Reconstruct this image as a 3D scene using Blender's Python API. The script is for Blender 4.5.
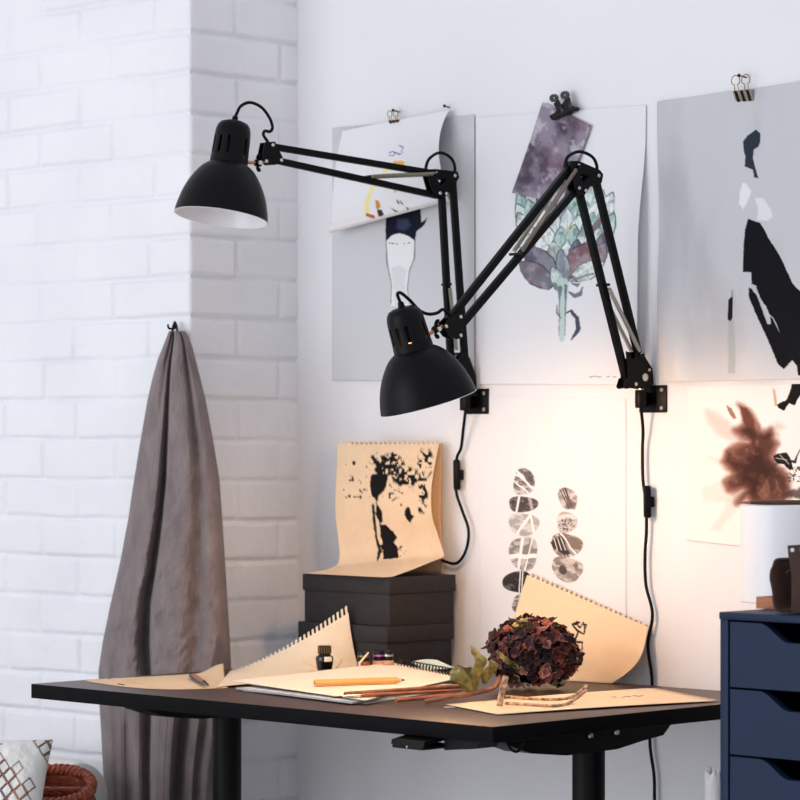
import bpy, bmesh, math, random
import numpy as np
from mathutils import Vector, Matrix

random.seed(7)
rng = np.random.default_rng(11)
for o in list(bpy.data.objects):
    bpy.data.objects.remove(o, do_unlink=True)
SC = bpy.context.scene
COL = SC.collection
PI = math.pi

# ------------------------------------------------------------------ camera
S2 = math.sqrt(0.5)
CAM = np.array([3.350, -4.392, 1.219])
FPX = 3030.0                       # focal length in pixels of an 800 px frame
HOR = 436.0                        # horizon row
DV = np.array([-S2, S2, 0.0])      # viewing direction, 45 degrees to the wall
RV = np.array([S2, S2, 0.0])
cam_d = bpy.data.cameras.new('camera')
cam = bpy.data.objects.new('camera', cam_d)
COL.objects.link(cam)
cam.location = CAM
cam.rotation_euler = (PI / 2, 0, PI / 4)
cam_d.sensor_width = 36.0
cam_d.lens = FPX / 800 * 36.0
cam_d.shift_y = (HOR - 400) / 800
cam_d.clip_end = 100
cam_d.dof.use_dof = True
cam_d.dof.focus_distance = 5.45
cam_d.dof.aperture_fstop = 8
SC.camera = cam

# ------------------------------------------------------------------ light
w = bpy.data.worlds.new('world')
SC.world = w
w.use_nodes = True
bg = w.node_tree.nodes['Background']
bg.inputs[0].default_value = (0.90, 0.92, 1.0, 1)
bg.inputs[1].default_value = 0.70

def area(name, loc, target, sx, sy, power, col):
    ld = bpy.data.lights.new(name, 'AREA')
    ld.shape = 'RECTANGLE'
    ld.size, ld.size_y = sx, sy
    ld.energy = power
    ld.color = col
    o = bpy.data.objects.new(name, ld)
    COL.objects.link(o)
    o.location = loc
    o.rotation_euler = (Vector(target) - Vector(loc)).to_track_quat('-Z', 'Y').to_euler()
    return o

area('window_daylight', (-1.6, -5.3, 1.45), (-0.7, 0, 0.95), 3.2, 2.8, 86, (0.92, 0.95, 1.0))
LAMP_POWER = 6.4
LAMP_COL = (1.0, 0.60, 0.30)
SC.view_settings.view_transform = 'Standard'
SC.view_settings.look = 'None'
SC.view_settings.gamma = 1.0
SC.view_settings.use_curve_mapping = False
SC.view_settings.exposure = 0.20

# ------------------------------------------------------------------ survey helpers
def ray(px, py):
    return DV + RV * ((px - 400) / FPX) + np.array([0, 0, (HOR - py) / FPX])
def aty(px, py, Y):
    d = ray(px, py); return CAM + d * ((Y - CAM[1]) / d[1])
def atx(px, py, X):
    d = ray(px, py); return CAM + d * ((X - CAM[0]) / d[0])
def atz(px, py, Z):
    d = ray(px, py); return CAM + d * ((Z - CAM[2]) / d[2])
def atd(px, py, D):
    return CAM + ray(px, py) * D
def at_plane(px, py, p, n):
    d = ray(px, py); return CAM + d * (np.dot(p - CAM, n) / np.dot(d, n))
def proj(P):
    q = P - CAM
    Zc = q @ DV; X = q @ RV
    return 400 + FPX * X / Zc, HOR - FPX * q[..., 2] / Zc

# ------------------------------------------------------------------ materials
def lin(c):
    c = np.asarray(c, float) / 255.0
    return np.where(c <= 0.04045, c / 12.92, ((c + 0.055) / 1.055) ** 2.4)
def rgba(c):
    l = lin(c); return (float(l[0]), float(l[1]), float(l[2]), 1.0)

def mat(name, c, rough=0.5, metal=0.0, var=0.0, scale=20.0, bump=0.0, bscale=60.0, c2=None, stretch=None,
        spec=0.5, sheen=0.0, attr=False, coat=0.0, emit=None):
    m = bpy.data.materials.new(name)
    m.use_nodes = True
    nt = m.node_tree; N = nt.nodes; L = nt.links
    b = N['Principled BSDF']
    b.inputs['Roughness'].default_value = rough
    b.inputs['Metallic'].default_value = metal
    b.inputs['Specular IOR Level'].default_value = spec
    if sheen: b.inputs['Sheen Weight'].default_value = sheen
    if coat: b.inputs['Coat Weight'].default_value = coat
    b.inputs['Base Color'].default_value = rgba(c)
    tc = N.new('ShaderNodeTexCoord')
    mp = N.new('ShaderNodeMapping')
    L.new(tc.outputs['Object'], mp.inputs['Vector'])
    if stretch: mp.inputs['Scale'].default_value = stretch
    if attr:
        a = N.new('ShaderNodeAttribute'); a.attribute_name = 'Col'
        src = a.outputs['Color']
        if var:
            nz = N.new('ShaderNodeTexNoise'); nz.inputs['Scale'].default_value = scale
            L.new(mp.outputs[0], nz.inputs['Vector'])
            mx = N.new('ShaderNodeMix'); mx.data_type = 'RGBA'; mx.blend_type = 'MULTIPLY'
            mx.inputs[0].default_value = var
            L.new(src, mx.inputs[6]); L.new(nz.outputs['Color'], mx.inputs[7])
            src = mx.outputs[2]
        L.new(src, b.inputs['Base Color'])
    elif c2 is not None:
        nz = N.new('ShaderNodeTexNoise'); nz.inputs['Scale'].default_value = scale
        nz.inputs['Detail'].default_value = 6
        L.new(mp.outputs[0], nz.inputs['Vector'])
        cr = N.new('ShaderNodeValToRGB')
        cr.color_ramp.elements[0].position = 0.3; cr.color_ramp.elements[1].position = 0.7
        cr.color_ramp.elements[0].color = rgba(c); cr.color_ramp.elements[1].color = rgba(c2)
        L.new(nz.outputs['Fac'], cr.inputs[0]); L.new(cr.outputs[0], b.inputs['Base Color'])
    if bump:
        nb = N.new('ShaderNodeTexNoise'); nb.inputs['Scale'].default_value = bscale
        nb.inputs['Detail'].default_value = 5
        L.new(mp.outputs[0], nb.inputs['Vector'])
        bp = N.new('ShaderNodeBump'); bp.inputs['Strength'].default_value = bump
        bp.inputs['Distance'].default_value = 0.003
        L.new(nb.outputs['Fac'], bp.inputs['Height']); L.new(bp.outputs[0], b.inputs['Normal'])
    if emit:
        b.inputs['Emission Color'].default_value = (*emit[0], 1)
        b.inputs['Emission Strength'].default_value = emit[1]
    return m

M = dict(
    plaster=mat('white_plaster', (226, 226, 229), 0.9, c2=(230, 230, 233), scale=3, bump=0.15, bscale=14),
    brick=mat('painted_brick', (226, 226, 230), 0.7, c2=(233, 233, 236), scale=5, bump=0.35, bscale=70),
    floor=mat('floor_boards', (226, 222, 218), 0.5, c2=(234, 230, 226), scale=3, stretch=(1, 12, 1)),
    black=mat('black_lacquer', (2, 2, 4), 0.42, c2=(4, 4, 7), scale=40, bump=0.12, bscale=900, spec=0.15),
    blackm=mat('black_plastic', (3, 3, 4), 0.5, c2=(5, 5, 6), scale=30, spec=0.15),
    steel=mat('bright_steel', (205, 200, 192), 0.28, 1.0),
    spring=mat('spring_steel', (176, 168, 156), 0.4, 1.0),
    copper=mat('copper_rod', (190, 128, 92), 0.35, 1.0),
    enamel=mat('white_enamel', (228, 228, 232), 0.25),
    bulb_on=mat('lit_bulb', (255, 220, 170), 0.3, emit=((1.0, 0.30, 0.06), 1.6)),
    bulb_off=mat('frosted_bulb', (235, 235, 232), 0.3),
    wood=mat('dark_oak_veneer', (46, 27, 21), 0.4, c2=(80, 50, 38), scale=9, stretch=(2.2, 26, 4), bump=0.2, bscale=30, spec=0.5),
    edge=mat('black_desk_edge', (4, 4, 5), 0.6, c2=(12, 11, 13), scale=10, stretch=(2, 2, 40), spec=0.07),
    box=mat('charcoal_board', (38, 34, 35), 0.6, c2=(44, 40, 41), scale=60, bump=0.1, bscale=400, spec=0.25),
    blue=mat('blue_lacquer', (19, 36, 63), 0.5, c2=(21, 38, 66), scale=20, spec=0.2),
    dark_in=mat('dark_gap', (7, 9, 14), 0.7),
    kraft=mat('kraft_paper', (222, 196, 164), 0.85, attr=True, var=0.12, scale=160, bump=0.1, bscale=300, spec=0.2),
    paper=mat('art_paper', (235, 235, 235), 0.9, attr=True, bump=0.05, bscale=300, spec=0.1),
    cream=mat('cream_pages', (236, 222, 196), 0.85, c2=(241, 229, 206), scale=30),
    greyp=mat('grey_pages', (176, 178, 180), 0.8, c2=(196, 198, 198), scale=30),
    linen=mat('grey_linen', (112, 101, 101), 0.95, c2=(134, 121, 119), scale=18, stretch=(1.4, 1.4, 0.8), bump=0.9, bscale=90, sheen=0.15, spec=0.15),
    wicker=mat('red_brown_wicker', (128, 58, 38), 0.55, c2=(176, 92, 60), scale=50, bump=0.2, bscale=120),
    cushion=mat('patterned_cotton', (230, 228, 224), 0.9, attr=True, bump=0.3, bscale=260),
    whitecl=mat('white_cotton', (216, 214, 214), 0.92, c2=(226, 224, 223), scale=14, bump=0.35, bscale=160),
    bench=mat('grey_bench', (120, 116, 116), 0.6, c2=(132, 128, 126), scale=8, stretch=(1, 9, 1)),
    ceramic=mat('white_ceramic', (226, 227, 231), 0.35, c2=(230, 231, 234), scale=6),
    leather=mat('brown_leather', (58, 35, 27), 0.6, c2=(74, 46, 35), scale=30, bump=0.3, bscale=200),
    boxwood=mat('reddish_wood', (150, 92, 62), 0.5, c2=(176, 112, 78), scale=14, stretch=(2, 20, 20)),
    pencil=mat('ochre_pencil', (226, 160, 88), 0.5, c2=(236, 172, 98), scale=20, stretch=(1, 20, 20)),
    twig=mat('brown_twig', (112, 66, 46), 0.6, c2=(170, 112, 76), scale=40, bump=0.3, bscale=120),
    brushw=mat('red_brown_handle', (150, 78, 48), 0.4, c2=(186, 110, 68), scale=24),
    darkwood=mat('dark_wood', (72, 46, 36), 0.5, c2=(104, 66, 48), scale=24),
    bamboo=mat('speckled_bamboo', (96, 48, 30), 0.55, c2=(232, 190, 148), scale=120),
    shaving=mat('wood_shaving', (206, 162, 112), 0.6, c2=(228, 188, 142), scale=40),
    ink=mat('black_ink_glass', (17, 17, 19), 0.12, spec=0.6),
    amber=mat('amber_ink_glass', (124, 50, 22), 0.15, c2=(196, 104, 48), scale=60, spec=0.6),
    pinkink=mat('rose_ink_glass', (210, 160, 128), 0.2, c2=(190, 120, 96), scale=60, spec=0.6),
    mauve=mat('mauve_label', (172, 92, 176), 0.5),
    brass=mat('old_brass', (150, 122, 70), 0.35, 0.9),
    clipm=mat('black_clip_steel', (26, 25, 27), 0.3, 0.6),
    petal=mat('dried_petal', (110, 50, 50), 0.6, attr=True, bump=0.25, bscale=200, spec=0.3),
    leaf=mat('dried_leaf', (172, 156, 84), 0.6, c2=(74, 74, 34), scale=70, bump=0.6, bscale=110),
    green_paper=mat('pale_green_paper', (214, 224, 212), 0.8),
)

# ------------------------------------------------------------------ object helpers
def link(o, parent=None):
    COL.objects.link(o)
    if parent is not None:
        o.parent = parent
        o.matrix_parent_inverse = Matrix.Translation(-Vector(parent.location))
    return o
def tag(o, label, cat, group=None, kind=None):
    o['label'] = label; o['category'] = cat
    if group: o['group'] = group
    if kind: o['kind'] = kind
    return o
def thing(name, loc, label, cat, group=None):
    o = bpy.data.objects.new(name, None)
    o.empty_display_size = 0.05
    COL.objects.link(o); o.location = Vector([float(v) for v in loc])
    return tag(o, label, cat, group)
def finish(name, bm, m, parent=None, smooth=35.0, label=None):
    me = bpy.data.meshes.new(name)
    bmesh.ops.recalc_face_normals(bm, faces=bm.faces)
    bm.to_mesh(me); bm.free()
    ms = m if isinstance(m, (list, tuple)) else [m]
    for x in ms: me.materials.append(x)
    if smooth:
        me.shade_smooth()
        me.set_sharp_from_angle(angle=math.radians(smooth))
    o = bpy.data.objects.new(name, me)
    link(o, parent)
    if label: o['label'] = label
    return o
def V(p): return Vector((float(p[0]), float(p[1]), float(p[2])))
def NB(): return bmesh.new()

def box(bm, c, size, rot=None, bev=0.0, mi=0, seg=2):
    r = bmesh.ops.create_cube(bm, size=1.0)
    vs = r['verts']
    Mx = Matrix.Translation(V(c)) @ ((rot.to_4x4() if rot is not None else Matrix.Identity(4))) @ Matrix.Diagonal((size[0], size[1], size[2], 1))
    bmesh.ops.transform(bm, matrix=Mx, verts=vs)
    fs = list({f for v in vs for f in v.link_faces})
    for f in fs: f.material_index = mi
    if bev:
        es = list({e for v in vs for e in v.link_edges})
        r = bmesh.ops.bevel(bm, geom=es, offset=bev, segments=seg, affect='EDGES', profile=0.5)
        for f in r['faces']: f.material_index = mi
def box2(bm, lo, hi, bev=0.0, mi=0):
    lo = np.array(lo, float); hi = np.array(hi, float)
    box(bm, (lo + hi) / 2, hi - lo, None, bev, mi)

def frames(pts):
    pts = [V(p) for p in pts]
    n = len(pts); out = []; prev = None
    for i in range(n):
        t = (pts[min(i + 1, n - 1)] - pts[max(i - 1, 0)])
        if t.length < 1e-9: t = Vector((0, 0, 1))
        t.normalize()
        if prev is None:
            a = Vector((0, 0, 1)) if abs(t.z) < 0.9 else Vector((1, 0, 0))
            u = a.cross(t).normalized()
        else:
            u = prev - t * prev.dot(t)
            u.normalize()
        prev = u
        out.append((pts[i], t, u, t.cross(u)))
    return out
def tube(bm, pts, r, seg=8, caps=True, mi=0, flat=1.0):
    fr = frames(pts); n = len(fr)
    rr = r if hasattr(r, '__len__') else [r] * n
    rings = []
    for (p, t, u, v), q in zip(fr, rr):
        rings.append([bm.verts.new(p + u * (q * math.cos(2 * PI * k / seg)) + v * (q * flat * math.sin(2 * PI * k / seg))) for k in range(seg)])
    for a, b in zip(rings, rings[1:]):
        for k in range(seg):
            f = bm.faces.new((a[k], a[(k + 1) % seg], b[(k + 1) % seg], b[k])); f.material_index = mi
    if caps:
        f = bm.faces.new(rings[0][::-1]); f.material_index = mi
        f = bm.faces.new(rings[-1]); f.material_index = mi
def spline(pts, n=8):
    P = [np.array(p, float) for p in pts]
    P = [2 * P[0] - P[1]] + P + [2 * P[-1] - P[-2]]
    out = []
    for i in range(1, len(P) - 2):
        for k in range(n):
            t = k / n
            out.append(0.5 * ((2 * P[i]) + (P[i + 1] - P[i - 1]) * t + (2 * P[i - 1] - 5 * P[i] + 4 * P[i + 1] - P[i + 2]) * t * t + (-P[i - 1] + 3 * P[i] - 3 * P[i + 1] + P[i + 2]) * t ** 3))
    out.append(P[-2])
    return out
def lathe(bm, prof, origin, axis=(0, 0, 1), seg=32, mi=0, skip=None, closed=False):
    """prof: (radius, height along axis); skip(i,k) leaves a face out."""
    ax = V(axis).normalized(); o = V(origin)
    a = Vector((0, 0, 1)) if abs(ax.z) < 0.9 else Vector((S2, -S2, 0))
    u = (a - ax * a.dot(ax)).normalized(); v = ax.cross(u)
    rings = []
    for (r, h) in prof:
        if r < 1e-6:
            rings.append([bm.verts.new(o + ax * h)] * seg)
        else:
            rings.append([bm.verts.new(o + ax * h + u * (r * math.cos(2 * PI * k / seg)) + v * (r * math.sin(2 * PI * k / seg))) for k in range(seg)])
    prs = list(zip(rings, rings[1:]))
    if closed: prs.append((rings[-1], rings[0]))
    for i, (p, q) in enumerate(prs):
        for k in range(seg):
            if skip and skip(i, k): continue
            vs = []
            for x in (p[k], p[(k + 1) % seg], q[(k + 1) % seg], q[k]):
                if x not in vs: vs.append(x)
            if len(vs) >= 3:
                f = bm.faces.new(vs); f.material_index = mi
def bar(bm, p0, p1, w, h, side, bev=0.0012, mi=0):
    """square bar from p0 to p1; side = direction of its width w"""
    p0 = V(p0); p1 = V(p1); t = (p1 - p0); L = t.length; t.normalize()
    s = V(side); s = (s - t * s.dot(t)).normalized(); n = t.cross(s)
    R = Matrix((t, s, n)).transposed()
    box(bm, (p0 + p1) / 2, (L, w, h), R, bev, mi)
def prism(bm, pts, n, th, holes=(), mi=0, bev=0.0):
    """flat plate: outline pts in 3D, thickness th centred on n"""
    n = V(n).normalized(); edges = []
    for loop in [pts] + list(holes):
        vs = [bm.verts.new(V(p) - n * (th / 2)) for p in loop]
        edges += [bm.edges.new((vs[i], vs[(i + 1) % len(vs)])) for i in range(len(vs))]
    r = bmesh.ops.triangle_fill(bm, use_beauty=True, use_dissolve=False, edges=edges)
    fs = [g for g in r['geom'] if isinstance(g, bmesh.types.BMFace)]
    ex = bmesh.ops.extrude_face_region(bm, geom=fs)
    vs = [g for g in ex['geom'] if isinstance(g, bmesh.types.BMVert)]
    bmesh.ops.translate(bm, vec=n * th, verts=vs)
    for f in bm.faces:
        if f.index == -1: f.material_index = mi
def helix(bm, p0, p1, R, r, turns, seg=4, per=9):
    p0 = V(p0); p1 = V(p1); t = (p1 - p0).normalized()
    a = Vector((0, 0, 1)) if abs(t.z) < 0.9 else Vector((1, 0, 0))
    u = a.cross(t).normalized(); v = t.cross(u)
    n = int(turns * per)
    tube(bm, [p0 + (p1 - p0) * (i / n) + u * (R * math.cos(2 * PI * i / per)) + v * (R * math.sin(2 * PI * i / per)) for i in range(n + 1)], r, seg)

def grid_obj(name, P, m, parent=None, colors=None, keep=None, solid=0.0, smooth=60.0, closed_u=False, label=None):
    """P: (nv,nu,3) array -> mesh with optional per-vertex colours (sRGB 0-255)"""
    nv, nu, _ = P.shape
    idx = np.arange(nv * nu).reshape(nv, nu)
    if closed_u:
        idx = np.concatenate([idx, idx[:, :1]], 1)
    q = np.stack([idx[:-1, :-1], idx[:-1, 1:], idx[1:, 1:], idx[1:, :-1]], -1)
    if keep is not None: q = q[keep]
    q = q.reshape(-1, 4)
    me = bpy.data.meshes.new(name)
    me.vertices.add(nv * nu); me.vertices.foreach_set('co', P.reshape(-1).astype(np.float32))
    me.loops.add(len(q) * 4); me.loops.foreach_set('vertex_index', q.reshape(-1).astype(np.int32))
    me.polygons.add(len(q)); me.polygons.foreach_set('loop_start', np.arange(0, len(q) * 4, 4, dtype=np.int32))
    me.update(calc_edges=True); me.validate()
    if colors is not None:
        a = me.color_attributes.new('Col', 'FLOAT_COLOR', 'POINT')
        c = np.ones((nv * nu, 4), np.float32); c[:, :3] = lin(np.clip(colors.reshape(-1, 3), 0, 255))
        a.data.foreach_set('color', c.reshape(-1))
    if keep is not None:
        bm = bmesh.new(); bm.from_mesh(me)
        loose = [v for v in bm.verts if not v.link_faces]
        bmesh.ops.delete(bm, geom=loose, context='VERTS')
        bm.to_mesh(me); bm.free()
    me.materials.append(m)
    me.shade_smooth()
    if smooth: me.set_sharp_from_angle(angle=math.radians(smooth))
    o = bpy.data.objects.new(name, me)
    link(o, parent)
    if solid:
        md = o.modifiers.new('thickness', 'SOLIDIFY'); md.thickness = solid; md.offset = 0
    if label: o['label'] = label
    return o

# ------------------------------------------------------------------ painting helpers (all in survey coordinates)
def _hash(ix, iy, s):
    h = (ix.astype(np.int64) * 374761393 + iy.astype(np.int64) * 668265263 + s * 982451653) & 0xffffffff
    h = ((h ^ (h >> 13)) * 1274126177) & 0xffffffff
    return ((h ^ (h >> 16)) & 0xffff) / 65535.0
def vnoise(x, y, s=0):
    ix = np.floor(x); iy = np.floor(y); fx = x - ix; fy = y - iy
    fx = fx * fx * (3 - 2 * fx); fy = fy * fy * (3 - 2 * fy)
    a = _hash(ix, iy, s); b = _hash(ix + 1, iy, s); c = _hash(ix, iy + 1, s); d = _hash(ix + 1, iy + 1, s)
    return (a * (1 - fx) + b * fx) * (1 - fy) + (c * (1 - fx) + d * fx) * fy
def fbm(x, y, s=0, o=4):
    t = 0; amp = 0.5; n = 0
    for k in range(o):
        t = t + amp * vnoise(x * 2 ** k, y * 2 ** k, s + k); n += amp; amp *= 0.55
    return t / n
def sst(a, b, x):
    t = np.clip((x - a) / (b - a), 0, 1); return t * t * (3 - 2 * t)
def segd(x, y, a, b):
    ax, ay = a; bx, by = b
    dx, dy = bx - ax, by - ay
    t = np.clip(((x - ax) * dx + (y - ay) * dy) / (dx * dx + dy * dy + 1e-9), 0, 1)
    return np.hypot(x - ax - t * dx, y - ay - t * dy), t
def polysd(x, y, P):
    d = np.full(x.shape, 1e9); ins = np.zeros(x.shape, bool)
    n = len(P)
    for i in range(n):
        a, b = P[i], P[(i + 1) % n]
        d = np.minimum(d, segd(x, y, a, b)[0])
        if a[1] != b[1]:
            c = ((a[1] > y) != (b[1] > y)) & (x < (b[0] - a[0]) * (y - a[1]) / (b[1] - a[1]) + a[0])
            ins ^= c
    return np.where(ins, -d, d)
class Paint:
    def __init__(s, x, y, base):
        s.x, s.y = x, y
        s.c = np.ones(x.shape + (3,)) * np.array(base, float)
    def put(s, m, col):
        m = np.clip(m, 0, 1)[..., None]
        s.c = s.c * (1 - m) + np.array(col, float) * m
    def poly(s, P, col, a=1.0, soft=0.5, rough=0.0, rs=0.3, seed=1):
        d = polysd(s.x, s.y, P)
        if rough: d = d + (fbm(s.x * rs, s.y * rs, seed) - 0.5) * 2 * rough
        s.put(a * sst(soft, -soft, d), col)
        return d
    def line(s, P, w, col, a=1.0, soft=0.4, seed=0, rough=0.0):
        d = np.full(s.x.shape, 1e9); ws = w if hasattr(w, '__len__') else [w] * len(P)
        for i in range(len(P) - 1):
            q, t = segd(s.x, s.y, P[i], P[i + 1])
            d = np.minimum(d, q - (ws[i] * (1 - t) + ws[i + 1] * t))
        if rough: d = d + (fbm(s.x * .4, s.y * .4, seed) - .5) * 2 * rough
        s.put(a * sst(soft, -soft, d), col)
    def ell(s, cx, cy, rx, ry, col, a=1.0, soft=0.5, rot=0.0):
        c, n = math.cos(rot), math.sin(rot)
        X = (s.x - cx) * c + (s.y - cy) * n; Y = -(s.x - cx) * n + (s.y - cy) * c
        d = (np.sqrt((X / rx) ** 2 + (Y / ry) ** 2) - 1) * min(rx, ry)
        m = sst(soft, -soft, d); s.put(a * m, col); return m, X, Y
def Q(pts, ox, oy, k): return [(ox + a / k, oy + b / k) for a, b in pts]

def sheet(name, corners, m, nu, nv, paint=None, bulge=None, base=(236, 236, 236), keep=None, parent=None, solid=0.0005, label=None):
    """corners TL,TR,BR,BL in 3D; bulge(u,v)->offset array (..,3); paint(Paint) draws on it"""
    u = np.linspace(0, 1, nu)[None, :, None]; v = np.linspace(0, 1, nv)[:, None, None]
    TL, TR, BR, BL = [np.array(c, float) for c in corners]
    P = (TL * (1 - u) + TR * u) * (1 - v) + (BL * (1 - u) + BR * u) * v
    if bulge is not None:
        P = P + bulge(np.broadcast_to(u[..., 0], (nv, nu)), np.broadcast_to(v[..., 0], (nv, nu)))
    X, Y = proj(P)
    pt = Paint(X, Y, base)
    if paint: paint(pt)
    k = keep(nu, nv) if keep else None
    return grid_obj(name, P, m, parent, pt.c, k, solid, label=label)
def teeth(side, per, depth=2, duty=0.5):
    """perforated edge: notches along 'top' or 'right'"""
    def f(nu, nv):
        k = np.ones((nv - 1, nu - 1), bool)
        if side == 'top':
            c = np.arange(nu - 1) % per < per * duty
            k[:depth, :] &= ~c[None, :]
        else:
            c = np.arange(nv - 1) % per < per * duty
            k[:, -depth:] &= ~c[:, None]
        return k
    return f

# ================================================================== SETTING
XC, YC = -1.348, -0.303            # corner of the brick chimney breast
def struct(o):
    o['kind'] = 'structure'; return o
bm = NB(); box2(bm, (-3.2, -5.5, -0.06), (3.2, 0.12, 0)); struct(finish('floor', bm, M['floor']))
bm = NB(); box2(bm, (XC - 0.02, 0, 0), (3.2, 0.12, 2.7)); struct(finish('wall_back', bm, M['plaster']))

def brick_wall():
    H = 0.0839; z0 = 1.3785 - 16 * H
    BL = 0.247
    r = 0.007
    step = 0.0042
    front = np.arange(-1.25, -r, step)
    ret = np.arange(r, 0.303 + 1e-6, step)
    s = np.concatenate([[-1.9, -1.5], front, np.linspace(-r, r, 6)[1:-1] if False else np.array([-r, -r * .4, r * .4]), ret, [0.303]])
    z = np.concatenate([[0], np.arange(0.30, 2.32, step), [2.5, 2.7]])
    Sg, Z = np.meshgrid(s, z)
    bx = np.where(s < -r, XC + s, np.where(s > r, XC, XC - r * (1 - np.sin((s + r) / (2 * r) * PI / 2))))
    by = np.where(s < -r, YC, np.where(s > r, YC + s, YC + r * (1 - np.cos((s + r) / (2 * r) * PI / 2))))
    nx = np.where(s < -r, 0, np.where(s > r, 1, np.sin((s + r) / (2 * r) * PI / 2)))
    ny = np.where(s < -r, -1, np.where(s > r, 0, -np.cos((s + r) / (2 * r) * PI / 2)))
    wob = (fbm(Sg * 5, Z * 7, 5) - 0.5) * 0.009
    zz = (Z - z0 + wob) / H
    row = np.floor(zz); fz = zz - row
    dz = np.minimum(fz, 1 - fz) * H
    par = np.mod(row, 2)
    side = Sg > 0
    off = np.where(side, np.where(par == 0, 0.129, 0.251) - BL, np.where(par == 0, 0.0, 0.5 * BL) - 0.118)
    off = off + np.where(side, 0, (_hash(row, row * 0 + 3, 9) - .5) * 0.03)
    xx = (Sg + (fbm(Sg * 9, Z * 6, 8) - 0.5) * 0.012 - off) / BL
    colm = np.floor(xx); fx = xx - colm
    dx = np.minimum(fx, 1 - fx) * BL
    near = np.abs(Sg) < 0.03
    dx = np.where(near, 1.0, dx)
    wz = 0.0016 + 0.0028 * fbm(Sg * 14, Z * 14, 21)
    mort = np.maximum(sst(wz + 0.0045, wz * 0.4, dz), 0.9 * sst(wz + 0.0045, wz * 0.4, dx))
    fade = 0.45 + 0.8 * sst(0.3, 0.6, fbm(Sg * 5, Z * 8, 31))
    tilt = (_hash(row, colm, 4) - 0.5) * 0.0028
    dep = -0.0075 * mort * fade + tilt * (1 - mort) + (fbm(Sg * 30, Z * 30, 2) - 0.5) * 0.0022 + (fbm(Sg * 8, Z * 8, 12) - 0.5) * 0.004
    dep = np.where(near, dep * 0.8, dep)
    P = np.stack([bx[None] + nx[None] * dep, by[None] + ny[None] * dep, Z], -1)
    P[:, -1, 0] = XC; P[:, -1, 1] = 0.02
    return grid_obj('wall_left', P, M['brick'], smooth=0)
struct(brick_wall())

# ================================================================== DESK
DZ = 0.75
def desk():
    t = thing('standing_desk', (-0.6, -0.43, 0), 'dark wood standing desk with black edges and black legs, carrying all the papers', 'desk')
    bm = NB(); box2(bm, (-1.2, -0.83, DZ - 0.027), (0, -0.03, DZ), 0.0012, 1)
    for f in bm.faces:
        f.normal_update()
        if f.normal.z > 0.9: f.material_index = 0
    finish('tabletop', bm, [M['wood'], M['edge']], t)
    for x in (-0.13, -1.07):
        bm = NB(); lathe(bm, [(0.0, 0.05), (0.0285, 0.05), (0.0285, DZ - 0.06), (0, DZ - 0.06)], (x, -0.45, 0), seg=36)
        c = finish('leg', bm, M['blackm'], t)
        bm = NB(); box2(bm, (x - 0.04, -0.78, 0), (x + 0.04, -0.12, 0.05), 0.008); finish('foot', bm, M['blackm'], t)
        b0 = (x - 0.03)
        prof = [(-0.70, 0), (-0.262, 0), (-0.262, -0.012), (-0.285, -0.031), (-0.34, -0.037), (-0.41, -0.047), (-0.54, -0.048), (-0.63, -0.038), (-0.68, -0.022), (-0.70, -0.012)]
        bm = NB(); prism(bm, [(x, y, DZ - 0.0275 + z) for y, z in prof], (1, 0, 0), 0.06)
        br = finish('support_bar', bm, M['blackm'], t)
        for px_, py_ in ((590, 735.5), (616, 732)):
            if x < -0.5: break
            p = atx(px_, py_, x + 0.0305)
            bm = NB(); lathe(bm, [(0, 0.004), (0.0045, 0.004), (0.006, 0.0015), (0.006, 0.0), (0, 0)], p, (1, 0, 0), 18)
            lathe(bm, [(0.0018, 0.0045), (0.0018, 0.0041)], p, (1, 0, 0), 10)
            finish('screw', bm, M['steel'], br, label='bright screw in the support bar')
    bm = NB(); box2(bm, (-1.02, -0.47, DZ - 0.066), (-0.17, -0.43, DZ - 0.028), 0.003); finish('cross_rail', bm, M['blackm'], t)
    # control handset below the long edge
    c = aty(414, 742, -0.835)
    hz = DZ - 0.027
    bm = NB()
    prism(bm, [(c[0] - 0.036, -0.852, hz - 0.010), (c[0] - 0.030, -0.80, hz - 0.0), (c[0] + 0.046, -0.80, hz - 0.0), (c[0] + 0.040, -0.852, hz - 0.010)], (0, 0.19, 1), 0.008)
    box2(bm, (c[0] - 0.034, -0.853, hz - 0.020), (c[0] + 0.038, -0.79, hz - 0.012), 0.002)
    h = finish('handset', bm, M['black'], t)
    bm = NB(); tube(bm, [(c[0] + 0.002, -0.8545, hz - 0.016), (c[0] + 0.002, -0.8525, hz - 0.016)], 0.0018, 8); finish('indicator_light', bm, M['steel'], h)
    bm = NB(); prism(bm, [(c[0] + 0.05, -0.79, hz), (c[0] + 0.135, -0.79, hz), (c[0] + 0.12, -0.79, hz - 0.014), (c[0] + 0.05, -0.79, hz - 0.021)], (0, 1, 0), 0.05); finish('control_box', bm, M['blackm'], t)
    p = [aty(507, 741, -0.70), aty(510, 748, -0.70), aty(516, 752, -0.69), aty(521, 748, -0.68), aty(523, 742, -0.68)]
    bm = NB(); tube(bm, spline(p, 5), 0.0022, 8); finish('cable_loop', bm, M['blackm'], t)
desk()

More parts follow.
